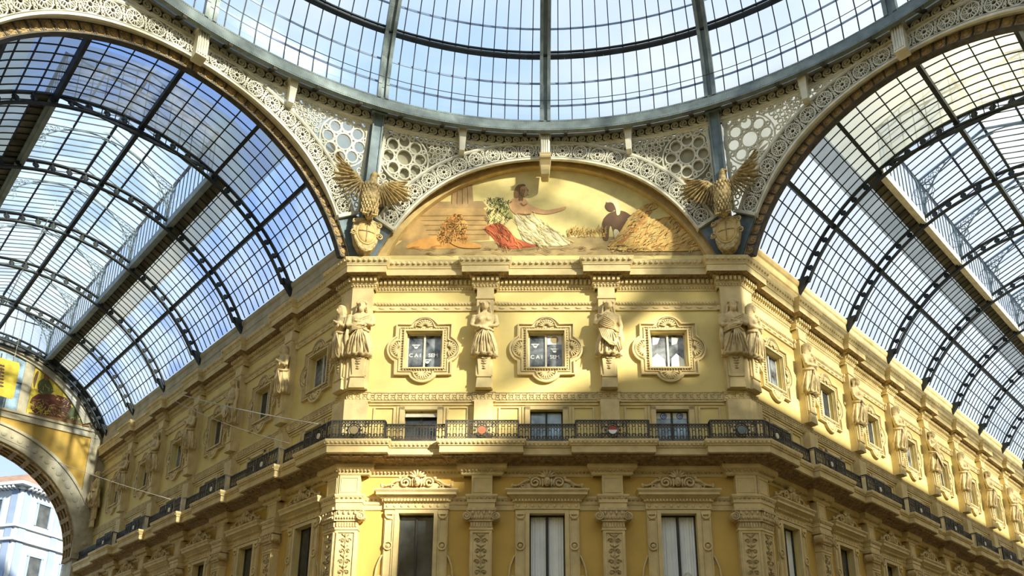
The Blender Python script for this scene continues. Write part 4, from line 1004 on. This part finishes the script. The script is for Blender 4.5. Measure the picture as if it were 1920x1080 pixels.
def strokes(nm, mt_, spec, w_=.022):
    mb = MB()
    for pl in spec: mb.ribbon(pl, w_, YP, YP + .002)
    mb.obj(nm, mt_, t)
def fan(n, x0, x1, z0, z1, a0, a1, l0, l1, curl=.3):
    out = []
    for _ in range(n):
        x = rnd.uniform(x0, x1); z = rnd.uniform(z0, z1); a = rnd.uniform(a0, a1); l = rnd.uniform(l0, l1)
        out.append([(x, z), (x + l * .5 * math.cos(a), z + l * .5 * math.sin(a)), (x + l * (.5 * math.cos(a) + .5 * math.cos(a - curl)), z + l * (.5 * math.sin(a) + .5 * math.sin(a - curl)))])
    return out
def inside(pl, P):
    x, z = pl[1]; c = False
    for (ax, az_), (bx, bz) in zip(P, P[1:] + P[:1]):
        if (az_ > z) != (bz > z) and x < (bx - ax) * (z - az_) / (bz - az_) + ax: c = not c
    return c
ART = {n_: p_ for n_, m_, p_ in FACE_ART}
sh_ = [q_ for q_ in fan(700, 2.2, 6.4, 19.9, 22.4, .3, 1.3, .18, .40) if inside(q_, ART['sheaf'])]
strokes('straw_light', 'p_sky', sh_[::2]); strokes('straw_dark', 'p_dorange', sh_[1::2])
strokes('mane_strokes', 'p_dorange', [q_ for q_ in fan(260, -4.2, -2.9, 20.5, 21.8, 3.6, 5.2, .10, .22) if inside(q_, ART['mane']) or inside(q_, ART['animal'])])
strokes('mane_highlight', 'p_straw', [q_ for q_ in fan(160, -4.2, -2.9, 20.5, 21.8, 3.6, 5.2, .10, .2) if inside(q_, ART['mane']) or inside(q_, ART['animal'])])
strokes('meadow_grass', 'p_straw', fan(90, .9, 2.4, 20.6, 20.9, 1.1, 2.0, .15, .38), .018)
strokes('meadow_shadow', 'p_brown', fan(70, -6.0, 6.0, 19.85, 20.25, -.2, .3, .15, .5), .018)
strokes('foliage', 'p_dgreen', fan(90, -2.3, -1.4, 21.2, 22.4, .6, 2.6, .08, .2), .03)
strokes('blossom', 'p_white', fan(26, -2.4, -1.5, 21.9, 22.6, 0, 3, .04, .07), .04)
sk_ = [q_ for q_ in fan(260, -1.3, 1.2, 20.1, 21.9, -1.25, -.75, .3, .6, -.35) if inside(q_, ART['skirt'])]
strokes('skirt_fold_shade', 'p_sky', sk_[::2], .018); strokes('skirt_fold_dark', 'p_ground', sk_[1::6], .018)
rd_ = [q_ for q_ in fan(200, -2.6, 0, 20.1, 21.4, -1.2, -.3, .2, .45, .3) if inside(q_, ART['red_cloth'])]
strokes('red_fold', 'p_maroon', rd_[::3], .02); strokes('red_fold_light', 'p_orange', rd_[1::3], .02)
strokes('masonry_line', 'p_temple2', [[(-5.0 + .1 * k, 21.7 - .22 * k), (-2.3, 21.7 - .22 * k)] for k in range(5)] + [[(-3.72 + .22 * k, 22.25), (-3.70 + .2 * k, 23.1)] for k in range(4)])
strokes('hair_strand', 'p_dark', [[(-1.0 + .06 * k, 22.9), (-1.02 + .05 * k, 22.6), (-1.05 + .05 * k, 22.35)] for k in range(4)] + [[(-.72, 22.85), (-.66, 22.84)], [(-.70, 22.62), (-.64, 22.62)]])
strokes('necklace', 'p_brown', [[(-.98, 22.25), (-.86, 22.12), (-.72, 22.2)], [(-1.1, 21.75), (-.8, 21.7), (-.55, 21.72)]], .03)

# ------------------------------------------------------------------ eagles with shields
def b_eagle_body():
    b = MB(); c = -.35
    b.loft([ring(0, c + .05, 20.72, .10, .10, 16), ring(0, c + .02, 20.95, .22, .18, 16, .05), ring(0, c, 21.25, .30, .24, 16, .05), ring(0, c - .02, 21.6, .34, .27, 16, .04), ring(.02, c - .02, 21.95, .30, .24, 16, .03), ring(.04, c - .03, 22.2, .19, .18, 16), ring(.06, c - .06, 22.42, .13, .14, 16), ring(.08, c - .10, 22.6, .14, .16, 16), ring(.09, c - .10, 22.74, .05, .07, 16)])
    b.ell((.16, c - .17, 22.60), (.13, .08, .06), 8, 6, Matrix.Rotation(.25, 3, 'Y')); b.ell((.26, c - .19, 22.55), (.03, .04, .07), 6, 5)
    for s in (-1, 1):
        b.loft([ring(s * .17, c - .02, 21.3, .13, .15, 12), ring(s * .19, c - .05, 21.0, .12, .14, 12, .06), ring(s * .19, c - .07, 20.78, .06, .07, 12)])
        for q in (-.05, 0, .05): b.tube([(s * .19 + q, c - .08, 20.80), (s * .19 + q * 1.6, c - .22, 20.76), (s * .19 + q * 1.8, c - .26, 20.68)], [.04, .035, .015], 6)
    return b
def b_eagle_feathers():
    mb = MB(); c = -.35
    for row in range(9):
        z = 22.1 - row * .15
        for q in range(7):
            a = -1.2 + 2.4 * (q + .5 * (row % 2)) / 6.5; mb.ell((.33 * math.sin(a), c - .26 * math.cos(a), z), (.05, .035, .10), 5, 4)
    return mb
def b_wing(s, hi):
    mb = MB(); c = -.30
    tip = Vector((s * (1.35 if hi else 1.10), c + .05, 23.25 if hi else 22.75)); sh = Vector((s * .22, c, 21.95)); wr = Vector((s * .55, c - .06, 22.40 if hi else 22.35))
    mb.tube([sh, wr, tip], [.12, .10, .03], 8)
    n = 16
    for k in range(n):
        t_ = k / (n - 1); root = sh.lerp(wr, t_ * 1.6) if t_ < .6 else wr.lerp(tip, (t_ - .6) * 1.2)
        ang = math.radians(-100 + (150 if hi else 122) * t_ ** 1.15); L_ = .62 + .62 * t_ ** 1.4
        d = Vector((s * math.cos(ang), 0, math.sin(ang))); cc = root + d * L_ * .5; cc.y = c + .02 - .015 * (k % 2)
        rot = d.to_track_quat('Z', 'Y').to_matrix(); mb.ell(cc, (.12, .03, L_ * .56), 6, 6, rot)
    for rowi, (m_, l_) in enumerate(((9, .42), (8, .26))):
        for k in range(m_):
            t_ = k / (m_ - 1); root = sh.lerp(wr, t_ * 1.6) if t_ < .6 else wr.lerp(tip, (t_ - .6) * .9)
            ang = math.radians(-105 + (140 if hi else 115) * t_); d = Vector((s * math.cos(ang), 0, math.sin(ang))); cc = root + d * l_ * .4; cc.y = c - .05 - .04 * rowi
            mb.ell(cc, (.105, .035, l_ * .55), 6, 5, d.to_track_quat('Z', 'Y').to_matrix())
    return mb
def b_cartouche():
    mb = MB(); P = [(0, 19.28), (.22, 19.40), (.42, 19.75), (.50, 20.15), (.52, 20.45), (.40, 20.70), (.15, 20.76), (-.15, 20.76), (-.40, 20.70), (-.52, 20.45), (-.50, 20.15), (-.42, 19.75), (-.22, 19.40)]
    mb.plate(P, [], -.42, .0, None, True)
    for s in (-1, 1):
        mb.tube([(x, -.44, z) for x, z in spiral(s * .50, 20.05, .03, .13, 0, 1.4 * s, 14)], .035, 5); mb.tube([(x, -.44, z) for x, z in spiral(s * .47, 20.55, .03, .11, 0, 1.4 * s, 14)], .03, 5)
        mb.tube([(s * .40, -.42, 19.75), (s * .22, -.44, 19.42), (0, -.44, 19.30)], .04, 5)
    mb.ell((0, -.44, 19.40), (.16, .06, .07), 8, 5); return mb
def b_shield():
    mb = MB(); mb.ell((0, -.42, 20.12), (.34, .13, .46), 20, 12)
    mb.tube([(.36 * math.cos(a), -.42, 20.12 + .48 * math.sin(a)) for a in [2 * PI * i / 24 for i in range(24)]], .04, 6, True)
    return mb
def b_cross():
    mb = MB()
    for k in range(10):
        z0, z1 = 19.72 + .08 * k, 19.80 + .08 * k; f_ = lambda u, v: -.42 - .13 * math.sqrt(max(0, 1 - (u / .34) ** 2 - ((v - 20.12) / .46) ** 2)) - .012
        mb.bar((0, f_(0, z0), z0), (0, f_(0, z1), z1), .035, .02, (0, 1, 0))
        x0, x1 = -.30 + .06 * k, -.24 + .06 * k; mb.bar((x0, f_(x0, 20.12), 20.12), (x1, f_(x1, 20.12), 20.12), .035, .02, (0, 1, 0))
    return mb
for az, s, nm in ((-22.5, -1, 'left'), (22.5, 1, 'right')):
    pos = octw(az, 0, 17.95, -.12)
    t = thing('eagle_statue', 'gilded stone eagle with spread wings at the %s end of the painting' % nm, 'statue', pos, -math.radians(az))
    o = remesh(b_eagle_body(), 'body', 'gold', t, .024); b_eagle_feathers().obj('breast_feathers', 'gold', o, smooth=True)
    b_wing(s, True).obj('wing', 'gold', t, smooth=True); b_wing(-s, False).obj('wing', 'gold', t, smooth=True)
    t = thing('shield_cartouche', 'oval cross shield in a scrolled frame under the %s eagle' % nm, 'shield', octw(az, 0, 18.32, 0), -math.radians(az))
    b_cartouche().obj('scrolled_frame', 'gold', t); sh_ = b_shield().obj('oval_shield', 'rim', t, smooth=True); b_cross().obj('cross', 'brown', sh_)

# ------------------------------------------------------------------ glass vaults of the two arms
VC, VR = 16.95, 7.6
def vp(a, y, off=0.0): return ((VR + off) * math.cos(a), y, VC + (VR + off) * math.sin(a))
A0 = math.asin((20.45 - VC) / VR); AB = math.radians(66.7); AM = math.radians(46.8)
def vault(az, T, side):
    t = thing('glass_vault', 'iron and glass barrel vault over the %s arcade' % side, 'vault', OC, -math.radians(az))
    YS = INR - .02; ribs = []
    y = PIL0
    while y < T - .5: ribs.append(INR + y); y += BAY
    YE = INR + T - .05; NB = 10
    for k, y in enumerate(ribs + [YE - .1]):
        mb = MB(); N = 44
        for off, w_, h_ in ((.02, .16, .07), (-.36, .16, .07)):
            for i in range(N):
                a, b = A0 + (PI - 2 * A0) * i / N, A0 + (PI - 2 * A0) * (i + 1) / N; mb.bar(vp(a, y, off), vp(b, y, off), h_, w_, (0, 1, 0))
        q = 26
        for i in range(q + 1):
            a = A0 + (PI - 2 * A0) * i / q; mb.bar(vp(a, y, .02), vp(a, y, -.36), .07, .10, (0, 1, 0))
            c_ = vp(a, y, -.17); mb.ell(c_, (.13, .03, .13), 6, 4)
        for s in (-1, 1): mb.frustum(s * 6.98 - .12, s * 6.98 + .12, y - .08, y + .08, 19.85, s * 6.75 - .38, s * 6.75 + .38, y - .16, y + .16, 20.50)
        mb.obj('arch_rib', 'roofiron', t)
    for a, nm in [(AM, 'main_purlin'), (PI - AM, 'main_purlin'), (PI / 2, 'crown_purlin')]:
        MB().bar(vp(a, YS, -.12), vp(a, YE, -.12), .15, .24, (math.cos(a), 0, math.sin(a))).obj(nm, 'roofiron', t)
    for a in (AB, PI - AB):
        s = 1 if a < 1.57 else -1; x, _, z = vp(a, 0, 0); y0 = ribs[0]
        mb = MB(); mb.box(min(x, x - s * .16), max(x, x - s * .16), y0, YE, z - .22, z + .14); mb.box(min(x, x + s * .12), max(x, x + s * .12), y0, YE, z - .14, z + .02)
        MB().bar(vp(a, YS, -.10), vp(a, y0, -.10), .14, .22, (math.cos(a), 0, math.sin(a))).obj('main_purlin', 'roofiron', t)
        mb.obj('lantern_beam', 'beamblue' if side == 'left' else 'lace', t)
    mb = MB(); mins = []
    for lo, hi in ((A0, AM), (AM, AB)):
        for q in (1, 2, 3): mins.append(lo + (hi - lo) * q / 4)
    for a in mins:
        for aa in (a, PI - a):
            mb.bar(vp(aa, YS, .0), vp(aa, YE, .0), .035, .05, (math.cos(aa), 0, math.sin(aa)))
    for q in (1, 2, 3):
        for aa in (AB + (PI / 2 - AB) * q / 4, PI - AB - (PI / 2 - AB) * q / 4): mb.bar(vp(aa, YS, 0), vp(aa, ribs[0], 0), .035, .05)
    mb.obj('minor_purlin', 'roofiron', t)
    mb = MB(); ys = [YS + (ribs[0] - YS) * i / 10 for i in range(10)]
    for a_, b_2 in zip(ribs, ribs[1:] + [YE]): ys += [a_ + (b_2 - a_) * i / NB for i in range(NB)]
    for y in ys:
        segs = [(A0, AB), (PI - AB, PI - A0)] if y >= ribs[0] - .01 else [(A0, PI - A0)]
        for s0, s1 in segs:
            n = 10 if s1 - s0 < 1.2 else 26
            for i in range(n): mb.bar(vp(s0 + (s1 - s0) * i / n, y, .02), vp(s0 + (s1 - s0) * (i + 1) / n, y, .02), .04, .03, (0, 1, 0))
    mb.obj('glazing_bar', 'roofiron', t)
    def pane(a_, b_, y0, y1, mt_, n=8):
        q = MB(); vs = [vp(a_ + (b_ - a_) * i / n, y, .06) for y in (y0, y1) for i in range(n + 1)]
        q.add(vs, [(i, i + 1, n + 2 + i, n + 1 + i) for i in range(n)]); q.obj('glass', mt_, t, smooth=True)
    g1 = 'glassleft' if side == 'left' else 'glass'
    aw, ag = math.radians(62.3), math.radians(56)
    for f_ in (lambda a: a, lambda a: PI - a):
        pane(f_(A0), f_(AM), YS, YE, g1 if f_(0) == 0 or side == 'right' else 'glassgrey')
        pane(f_(AM), f_(ag), YS, YE, 'glassgrey' if side == 'left' and f_(0) > 1 else g1); pane(f_(ag), f_(aw), ribs[0], YE, 'glassgrey'); pane(f_(ag), f_(aw), YS, ribs[0], 'glassmix' if side == 'left' else 'glassgrey')
        q = MB(); n = 3; a_, b_ = f_(aw), f_(AB); q.add([vp(a_ + (b_ - a_) * i / n, y, .06) for y in (ribs[0], YE) for i in range(n + 1)], [(i, i + 1, n + 2 + i, n + 1 + i) for i in range(n)]); q.obj('grey_sheet', 'greywalk', t); pane(a_, b_, YS, ribs[0], 'glassmix' if side == 'left' else 'glasscream')
    pane(AB, PI - AB, YS, YS + 1.7, 'glassblue' if side == 'left' else 'glasscream'); pane(AB, PI - AB, YS + 1.7, ribs[0], 'glassmix' if side == 'left' else 'glasscream')
    # raised lantern roof
    la = thing('roof_lantern', 'raised gabled glass lantern along the crown of the %s vault' % side, 'lantern', OC, -math.radians(az))
    xe, ze, zr = 2.86, 25.95, 27.05; zb = VC + VR * math.sin(AB) + .1; y0, y1 = ribs[0], YE - .3
    for s in (-1, 1):
        MB().box(min(s * xe, s * (xe + .1)), max(s * xe, s * (xe + .1)), y0, y1, ze - .06, ze + .06).obj('eaves_rail', 'roofiron', la)
        MB().bar((s * xe / 2, y0, (ze + zr) / 2), (s * xe / 2, y1, (ze + zr) / 2), .07, .09).obj('purlin', 'roofiron', la)
        MB().add([(s * xe, y0, ze), (0, y0, zr), (0, y1, zr), (s * xe, y1, ze)], [(0, 1, 2, 3)]).obj('roof_glass', 'glass', la)
        MB().add([(s * xe, y0, ze), (s * xe, y1, ze), (s * xe, y1, zb), (s * xe, y0, zb)], [(0, 1, 2, 3)]).obj('side_glass', 'glass', la)
    MB().bar((0, y0, zr), (0, y1, zr), .10, .14).obj('ridge_rail', 'roofiron', la)
    mb = MB()
    for y in [v for v in ys if v >= y0 - .01]:
        for s in (-1, 1): mb.bar((s * xe, y, ze), (0, y, zr), .035, .045); mb.bar((s * xe, y, zb), (s * xe, y, ze), .03, .03)
    mb.obj('glazing_bar', 'roofiron', la)
    for y in (y0, y1):
        MB().add([(-xe, y, zb), (xe, y, zb), (xe, y, ze), (0, y, zr), (-xe, y, ze)], [(0, 1, 2, 3, 4)]).obj('gable_glass', 'glass', la)
        mb = MB()
        for q in range(-5, 6): x = q * xe / 6; mb.bar((x, y, zb), (x, y, zr - abs(x) / xe * (zr - ze)), .03, .03)
        mb.bar((-xe, y, zb), (xe, y, zb), .08, .12); mb.bar((-xe, y, ze), (xe, y, ze), .05, .06); mb.obj('gable_frame', 'roofiron', la)
    for y in ribs[1:] + []:
        mb = MB()
        for s in (-1, 1):
            mb.bar((s * xe, y, zb - .2), (s * xe, y, ze), .07, .07); mb.bar((s * xe, y, ze), (0, y, zr - .05), .06, .10)
            cur = [(s * (xe - .06 - 2.75 * (1 - math.cos(u)) ), y, zb + .1 + (zr - .45 - zb) * math.sin(u)) for u in [PI / 2 * i / 12 for i in range(13)]]
            mb.tube(cur, .035, 5)
            for u in range(1, 9): p_ = cur[u]; xx = p_[0]; top = zr - .08 - abs(xx) / xe * (zr - ze); mb.bar(p_, (xx, y, top), .02, .02); mb.ribbon(circ(xx - s * .0, (p_[2] + top) / 2, max(.03, (top - p_[2]) * .35), 8), .022, y - .01, y + .01, True)
            mb.bar((s * .3, y, zr - .45), (0, y, zr - .45), .05, .05)
            for dy in (-1, 1): mb.tube([(s * (xe - .03), y + dy * (.05 + .9 * (1 - math.cos(u))), zb + .2 + 1.5 * math.sin(u)) for u in [PI / 2 * i / 6 for i in range(7)]], .03, 5)
        mb.obj('lattice_truss', 'postgrey', la)
vault(-45, TL, 'left'); vault(45, TR, 'right')

# ------------------------------------------------------------------ far arch at the end of the left arm
YEND = INR + TL; f = dict(loc=OC, rotz=PI / 4)
AR, AZc = 6.35, 12.0
va = arc(0, VC, VR + .05, A0, PI - A0, 40)
outer = [(-H, 0), (H, 0), (H, 20.4)] + va + [(-H, 20.4)]
hole = [(AR, .05)] + arc(0, AZc, AR, 0, PI, 48) + [(-AR, .05)]
w_end = struct(MB().plate(outer, [hole], YEND, YEND + 1.7, None, True).obj('wall_far', 'greystone', None, OC, PI / 4))
mb = MB()
for k in range(25):
    a = PI * k / 24; mb.ribbon([((AR - .07) * math.cos(a - .02), AZc + (AR - .07) * math.sin(a - .02)), ((AR - .07) * math.cos(a + .02), AZc + (AR - .07) * math.sin(a + .02))], .14, YEND, YEND + 1.7)
for y in (YEND + .02, YEND + .55, YEND + 1.1, YEND + 1.6): mb.ribbon(arc(0, AZc, AR - .06, 0, PI, 48), .14, y, y + .10)
mb.obj('coffered_soffit', 'soffit', w_end)
mb = MB(); 
for R_, w_, p in ((6.45, .14, .16), (7.42, .16, .16), (6.95, .9, .06)): mb.ribbon(arc(0, AZc, R_, .05, PI - .05, 60), w_, YEND - p, YEND)
for k in range(46):
    a = .08 + (PI - .16) * k / 45; c_ = (6.92 * math.cos(a), YEND - .08, AZc + 6.92 * math.sin(a)); mb.ell(c_, (.17, .05, .17) if k % 2 else (.09, .05, .09), 8, 4)
mb.obj('archivolt', 'greystone', w_end)
mb = MB()
for z0_, z1_, p in ((19.72, 19.84, .12), (19.84, 20.12, .06), (20.12, 20.26, .16)): mb.box(-6.6, 6.6, YEND - p, YEND, z0_, z1_)
for s in (-1, 1): mb.box(min(s * 6.2, s * 6.75), max(s * 6.2, s * 6.75), YEND - .1, YEND, 12, 20.4); mb.box(min(s * 1.95, s * 2.45), max(s * 1.95, s * 2.45), YEND - .1, YEND, 20.26, 23.7)
mb.ribbon(arc(0, 17.55, 6.55, A0, PI - A0, 40), .5, YEND - .2, YEND)
mb.obj('stone_frame', 'greystone', w_end)
for s in (-1, 1):
    P = [(s * 7.52 * math.cos(a), AZc + 7.52 * math.sin(a)) for a in [math.radians(34.6 + 54 * i / 20) for i in range(21)]] + [(s * .1, 19.72), (s * 6.2, 19.72)]
    MB().plate(P, [], YEND - .03, YEND).obj('mustard_field', 'mustard', w_end)
def arcfield(x0, x1, R_, n=10): return [(x0, 20.28), (x1, 20.28)] + [(x1 + (x0 - x1) * i / n, 17.55 + math.sqrt(R_ ** 2 - (x1 + (x0 - x1) * i / n) ** 2)) for i in range(n + 1)]
t = thing('wall_mosaic', 'gold mosaic with a reclining robed figure above the far left arch', 'mosaic', OC, PI / 4)
MB().plate([(p[0], p[1]) for p in arcfield(2.48, 5.62, 6.25)], [], YEND - .06, YEND - .01).obj('gold_ground', 'p_goldf', t)
END_ART = [
    ('red_robe', 'p_maroon', [(2.52, 21.21), (2.97, 21.78), (4.28, 21.98), (4.83, 21.61), (4.75, 20.55), (3.63, 20.43), (2.7, 20.43)]),
    ('green_tunic', 'p_dgreen', [(2.72, 22.41), (3.17, 22.92), (3.54, 22.46), (3.74, 21.95), (2.91, 21.62)]),
    ('face', 'p_brown', [(2.98, 23.0), (3.19, 23.17), (3.37, 22.95), (3.27, 22.66), (3.06, 22.66)]),
    ('scroll', 'p_dark', [(2.48, 22.47), (2.6, 23.15), (2.72, 23.12), (2.67, 22.39), (2.64, 21.88)]),
    ('plants', 'p_dgreen', [(4.54, 20.34), (4.66, 21.09), (4.96, 21.54), (5.41, 21.03), (5.93, 20.49), (5.15, 20.31)]),
    ('ground', 'p_brown', [(2.59, 20.4), (3.63, 20.43), (4.75, 20.55), (5.99, 20.51), (6.01, 20.37), (2.62, 20.26)]),
]
for k, (nm, mt_, pts) in enumerate(END_ART):
    pts = chaikin(pts, 1)
    yy = YEND - .07 - .003 * k; MB().plate(pts, [], yy, yy + .002).obj('mosaic_' + nm, mt_, t)
rnd = random.Random(9); YP = YEND - .095
strokes('robe_fold', 'p_brown', fan(40, 2.6, 4.8, 20.7, 21.4, -.6, .2, .3, .7), .05); strokes('gold_glint', 'p_straw', fan(60, 2.6, 5.4, 20.5, 22.6, 0, 3, .1, .25), .04)
strokes('tree_branch', 'p_dark', fan(26, 4.3, 4.7, 21.4, 22.6, 1.0, 2.4, .2, .45), .04); strokes('plant_blade', 'p_goldf', fan(30, 2.5, 3.6, 20.4, 20.9, .5, 2.4, .15, .35), .04)
gl = MB().plate(arcfield(-1.95, 1.95, 6.25), [], YEND - .04, YEND - .01).obj('window_100', 'winblue', None, OC, PI / 4); struct(gl, 'blue-grey lunette window behind the yellow banner', 'window')
mb = MB(); mb.box(-1.95, 1.95, YEND - .08, YEND - .04, 22.0, 22.08)
for x in (-1.3, -.65, 0, .65, 1.3): mb.box(x - .03, x + .03, YEND - .08, YEND - .04, 20.3, 23.6)
mb.obj('glazing_bar', 'darkframe', gl)
# hanging banner
t = thing('hanging_banner', 'yellow banner with a dark tree emblem hung on a wire before the far arch', 'banner', OC, PI / 4)
YB = INR + 26.0
MB().plate([(.55, 20.0), (1.18, 20.0), (1.25, 20.15), (1.25, 22.0), (1.18, 22.25), (.55, 22.25), (-.5, 22.25), (-.5, 20.0)], [], YB, YB + .03, None, True).obj('cloth_panel', 'p_goldf', t)
mb = MB(); mb.box(.37, .43, YB - .01, YB, 20.3, 21.7)
for k in range(7):
    for s in (-1, 1): mb.ell((.40 + s * (.13 - .012 * k), YB - .01, 20.6 + .2 * k), (.16 - .015 * k, .008, .07), 8, 5)
mb.obj('tree_emblem', 'p_dark', t)
MB().tube([(.9, YB, 22.2), (.95, YB, 27.0)], .015, 5).obj('wire', 'cable', t)

# ------------------------------------------------------------------ palazzo across the street
PX, PY = 6.5, INR + 46.0
t = thing('street_building', 'pale blue and white palazzo with bracketed eaves seen through the far arch', 'building', octw(-45, PX, PY, 0), math.radians(-14))
# local: corner at origin, faces run along -x... and +y
mb = MB(); mb.box(-16, 0, 0, 18, 0, 20.3); mb.obj('wall', 'palazzo', t)
mb = MB()
for z0_, z1_, p in ((20.3, 20.5, .3), (20.5, 20.75, .8), (17.3, 17.5, .22), (16.2, 16.4, .30), (13.0, 13.2, .15)): mb.box(-16, p, -p, 18, z0_, z1_)
for k in range(40): mb.box(-.2 - .4 * k - .08, -.2 - .4 * k + .08, -.75, 0, 20.3, 20.5); mb.box(0, .75, .2 + .4 * k - .08, .2 + .4 * k + .08, 20.3, 20.5)
mb.obj('cornice', 'palazzo', t)
mb = MB(); 
for k in range(6): mb.box(-.9 - 3.2 * k, -.25 - 3.2 * k, -.08, 0, 9, 20.3); mb.box(0, .08, .25 + 3.2 * k, .9 + 3.2 * k, 9, 20.3)
mb.obj('blue_pilaster', 'palazzoblue', t)
for k in range(5):
    for z0_, z1_ in ((17.8, 19.6), (13.4, 15.3), (9.5, 11.8)):
        o = MB().box(-2.9 - 3.2 * k, -1.7 - 3.2 * k, -.03, 0, z0_, z1_).obj('window', 'winpane', t); mb = MB(); mb.ribbon([(-2.98 - 3.2 * k, z0_), (-1.62 - 3.2 * k, z0_), (-1.62 - 3.2 * k, z1_), (-2.98 - 3.2 * k, z1_)], .14, -.1, 0, True); mb.obj('window_surround', 'palazzoblue', o)
        o = MB().box(0, .03, 1.7 + 3.2 * k, 2.9 + 3.2 * k, z0_, z1_).obj('window', 'winpane', t)
        mb = MB(); mb.box(0, .1, 1.58 + 3.2 * k, 1.72 + 3.2 * k, z0_, z1_).box(0, .1, 2.88 + 3.2 * k, 3.02 + 3.2 * k, z0_, z1_).box(0, .12, 1.5 + 3.2 * k, 3.1 + 3.2 * k, z1_, z1_ + .16); mb.obj('window_surround', 'palazzoblue', o)
MB().frustum(-16.6, .7, -.7, 18, 20.75, -12, -4, 4, 14, 23.2).obj('roof', 'roof', t)

# ------------------------------------------------------------------ the rest of the crossing: floor and the blocks facing the photographed one
struct(MB().box(-70, 70, -45, 90, -.2, 0).obj('floor', 'marble'))
for az, T_a, T_b, nm in ((90, TR, 22, 'wall_east'), (-90, 22, TL, 'wall_west'), (180, 22, 22, 'wall_south')):
    mb = MB(); mb.box(-H, H, INR, INR + .6, 0, 19.2).box(-H - .2, H + .2, INR - .6, INR, 18.6, 19.2).box(-H, H, INR - .8, INR, 11.2, 11.7)
    # returns of the arm walls at 45 degrees on either side
    for s, T_ in ((-1, T_a), (1, T_b)):
        a_ = Vector((s * H, INR, 0)); d_ = Vector((s * S2, S2, 0)); b_ = a_ + d_ * T_; n_ = Vector((-s * S2, S2, 0)) * .6
        for z0_, z1_ in ((0, 20.45),): mb.add([a_ + Vector((0, 0, z0_)), b_ + Vector((0, 0, z0_)), b_ + n_ + Vector((0, 0, z0_)), a_ + n_ + Vector((0, 0, z0_)), a_ + Vector((0, 0, z1_)), b_ + Vector((0, 0, z1_)), b_ + n_ + Vector((0, 0, z1_)), a_ + n_ + Vector((0, 0, z1_))], [(0, 1, 2, 3), (4, 5, 6, 7), (0, 1, 5, 4), (1, 2, 6, 5), (2, 3, 7, 6), (3, 0, 4, 7)])
    o = struct(mb.obj(nm, 'plaster', None, OC, -math.radians(az)))
    MB().plate(arc(0, 17.1, 7.15, math.radians(17), math.radians(163), 32), [], INR + .1, INR + .5, None, True).obj('lunette', 'stone', o)

for az, nm in ((135, 'ceiling_south_east'), (-135, 'ceiling_south_west')):  # unseen arm covers and end walls, added to keep excess sky light out
    mb = MB(); n = 16; vs = [((VR) * math.cos(PI * i / n), y, VC + 3 + (VR - 2) * math.sin(PI * i / n)) for y in (INR, INR + 22) for i in range(n + 1)]
    mb.add(vs, [(i, i + 1, n + 2 + i, n + 1 + i) for i in range(n)]); struct(mb.obj(nm, 'glassgrey', None, OC, -math.radians(az)))
    struct(MB().box(-H, H, INR + 22, INR + 22.5, 0, 24).obj('wall' + nm[7:], 'plaster', None, OC, -math.radians(az)))

# ------------------------------------------------------------------ wires slung across the arcade
def wire(name, a, b, sag, label, r=.014):
    a = Vector(a); b = Vector(b); pts = [a.lerp(b, i / 16) - Vector((0, 0, sag * 4 * (i / 16) * (1 - i / 16))) for i in range(17)]
    tag(MB().tube(pts, r, 5).obj(name, 'cable', smooth=True), label, 'cable', 'wires across the left arcade')
wire('steel_cable', wpos('L', -19.0, .35, 20.2), wpos('L', -.4, 1.0, 12.5), .15, 'pale upper wire from the left vault foot down to the balcony corner', .022)
wire('steel_cable', wpos('L', -19.0, .35, 19.9), wpos('L', -2.4, 1.0, 12.3), .25, 'pale lower wire from the left vault foot down to the balcony', .014)
wire('steel_cable', octw(-45, -3.0, INR + 26, 19.0), wpos('L', -14.0, .9, 12.6), .5, 'thin wire sagging from the far arch to the left balcony', .014)
wire('steel_cable', octw(-45, -1.0, INR + 12, 24.5), octw(-45, -2.0, INR + 12.5, 19.0), .0, 'thin wire hanging down at the left edge under the left vault', .02)
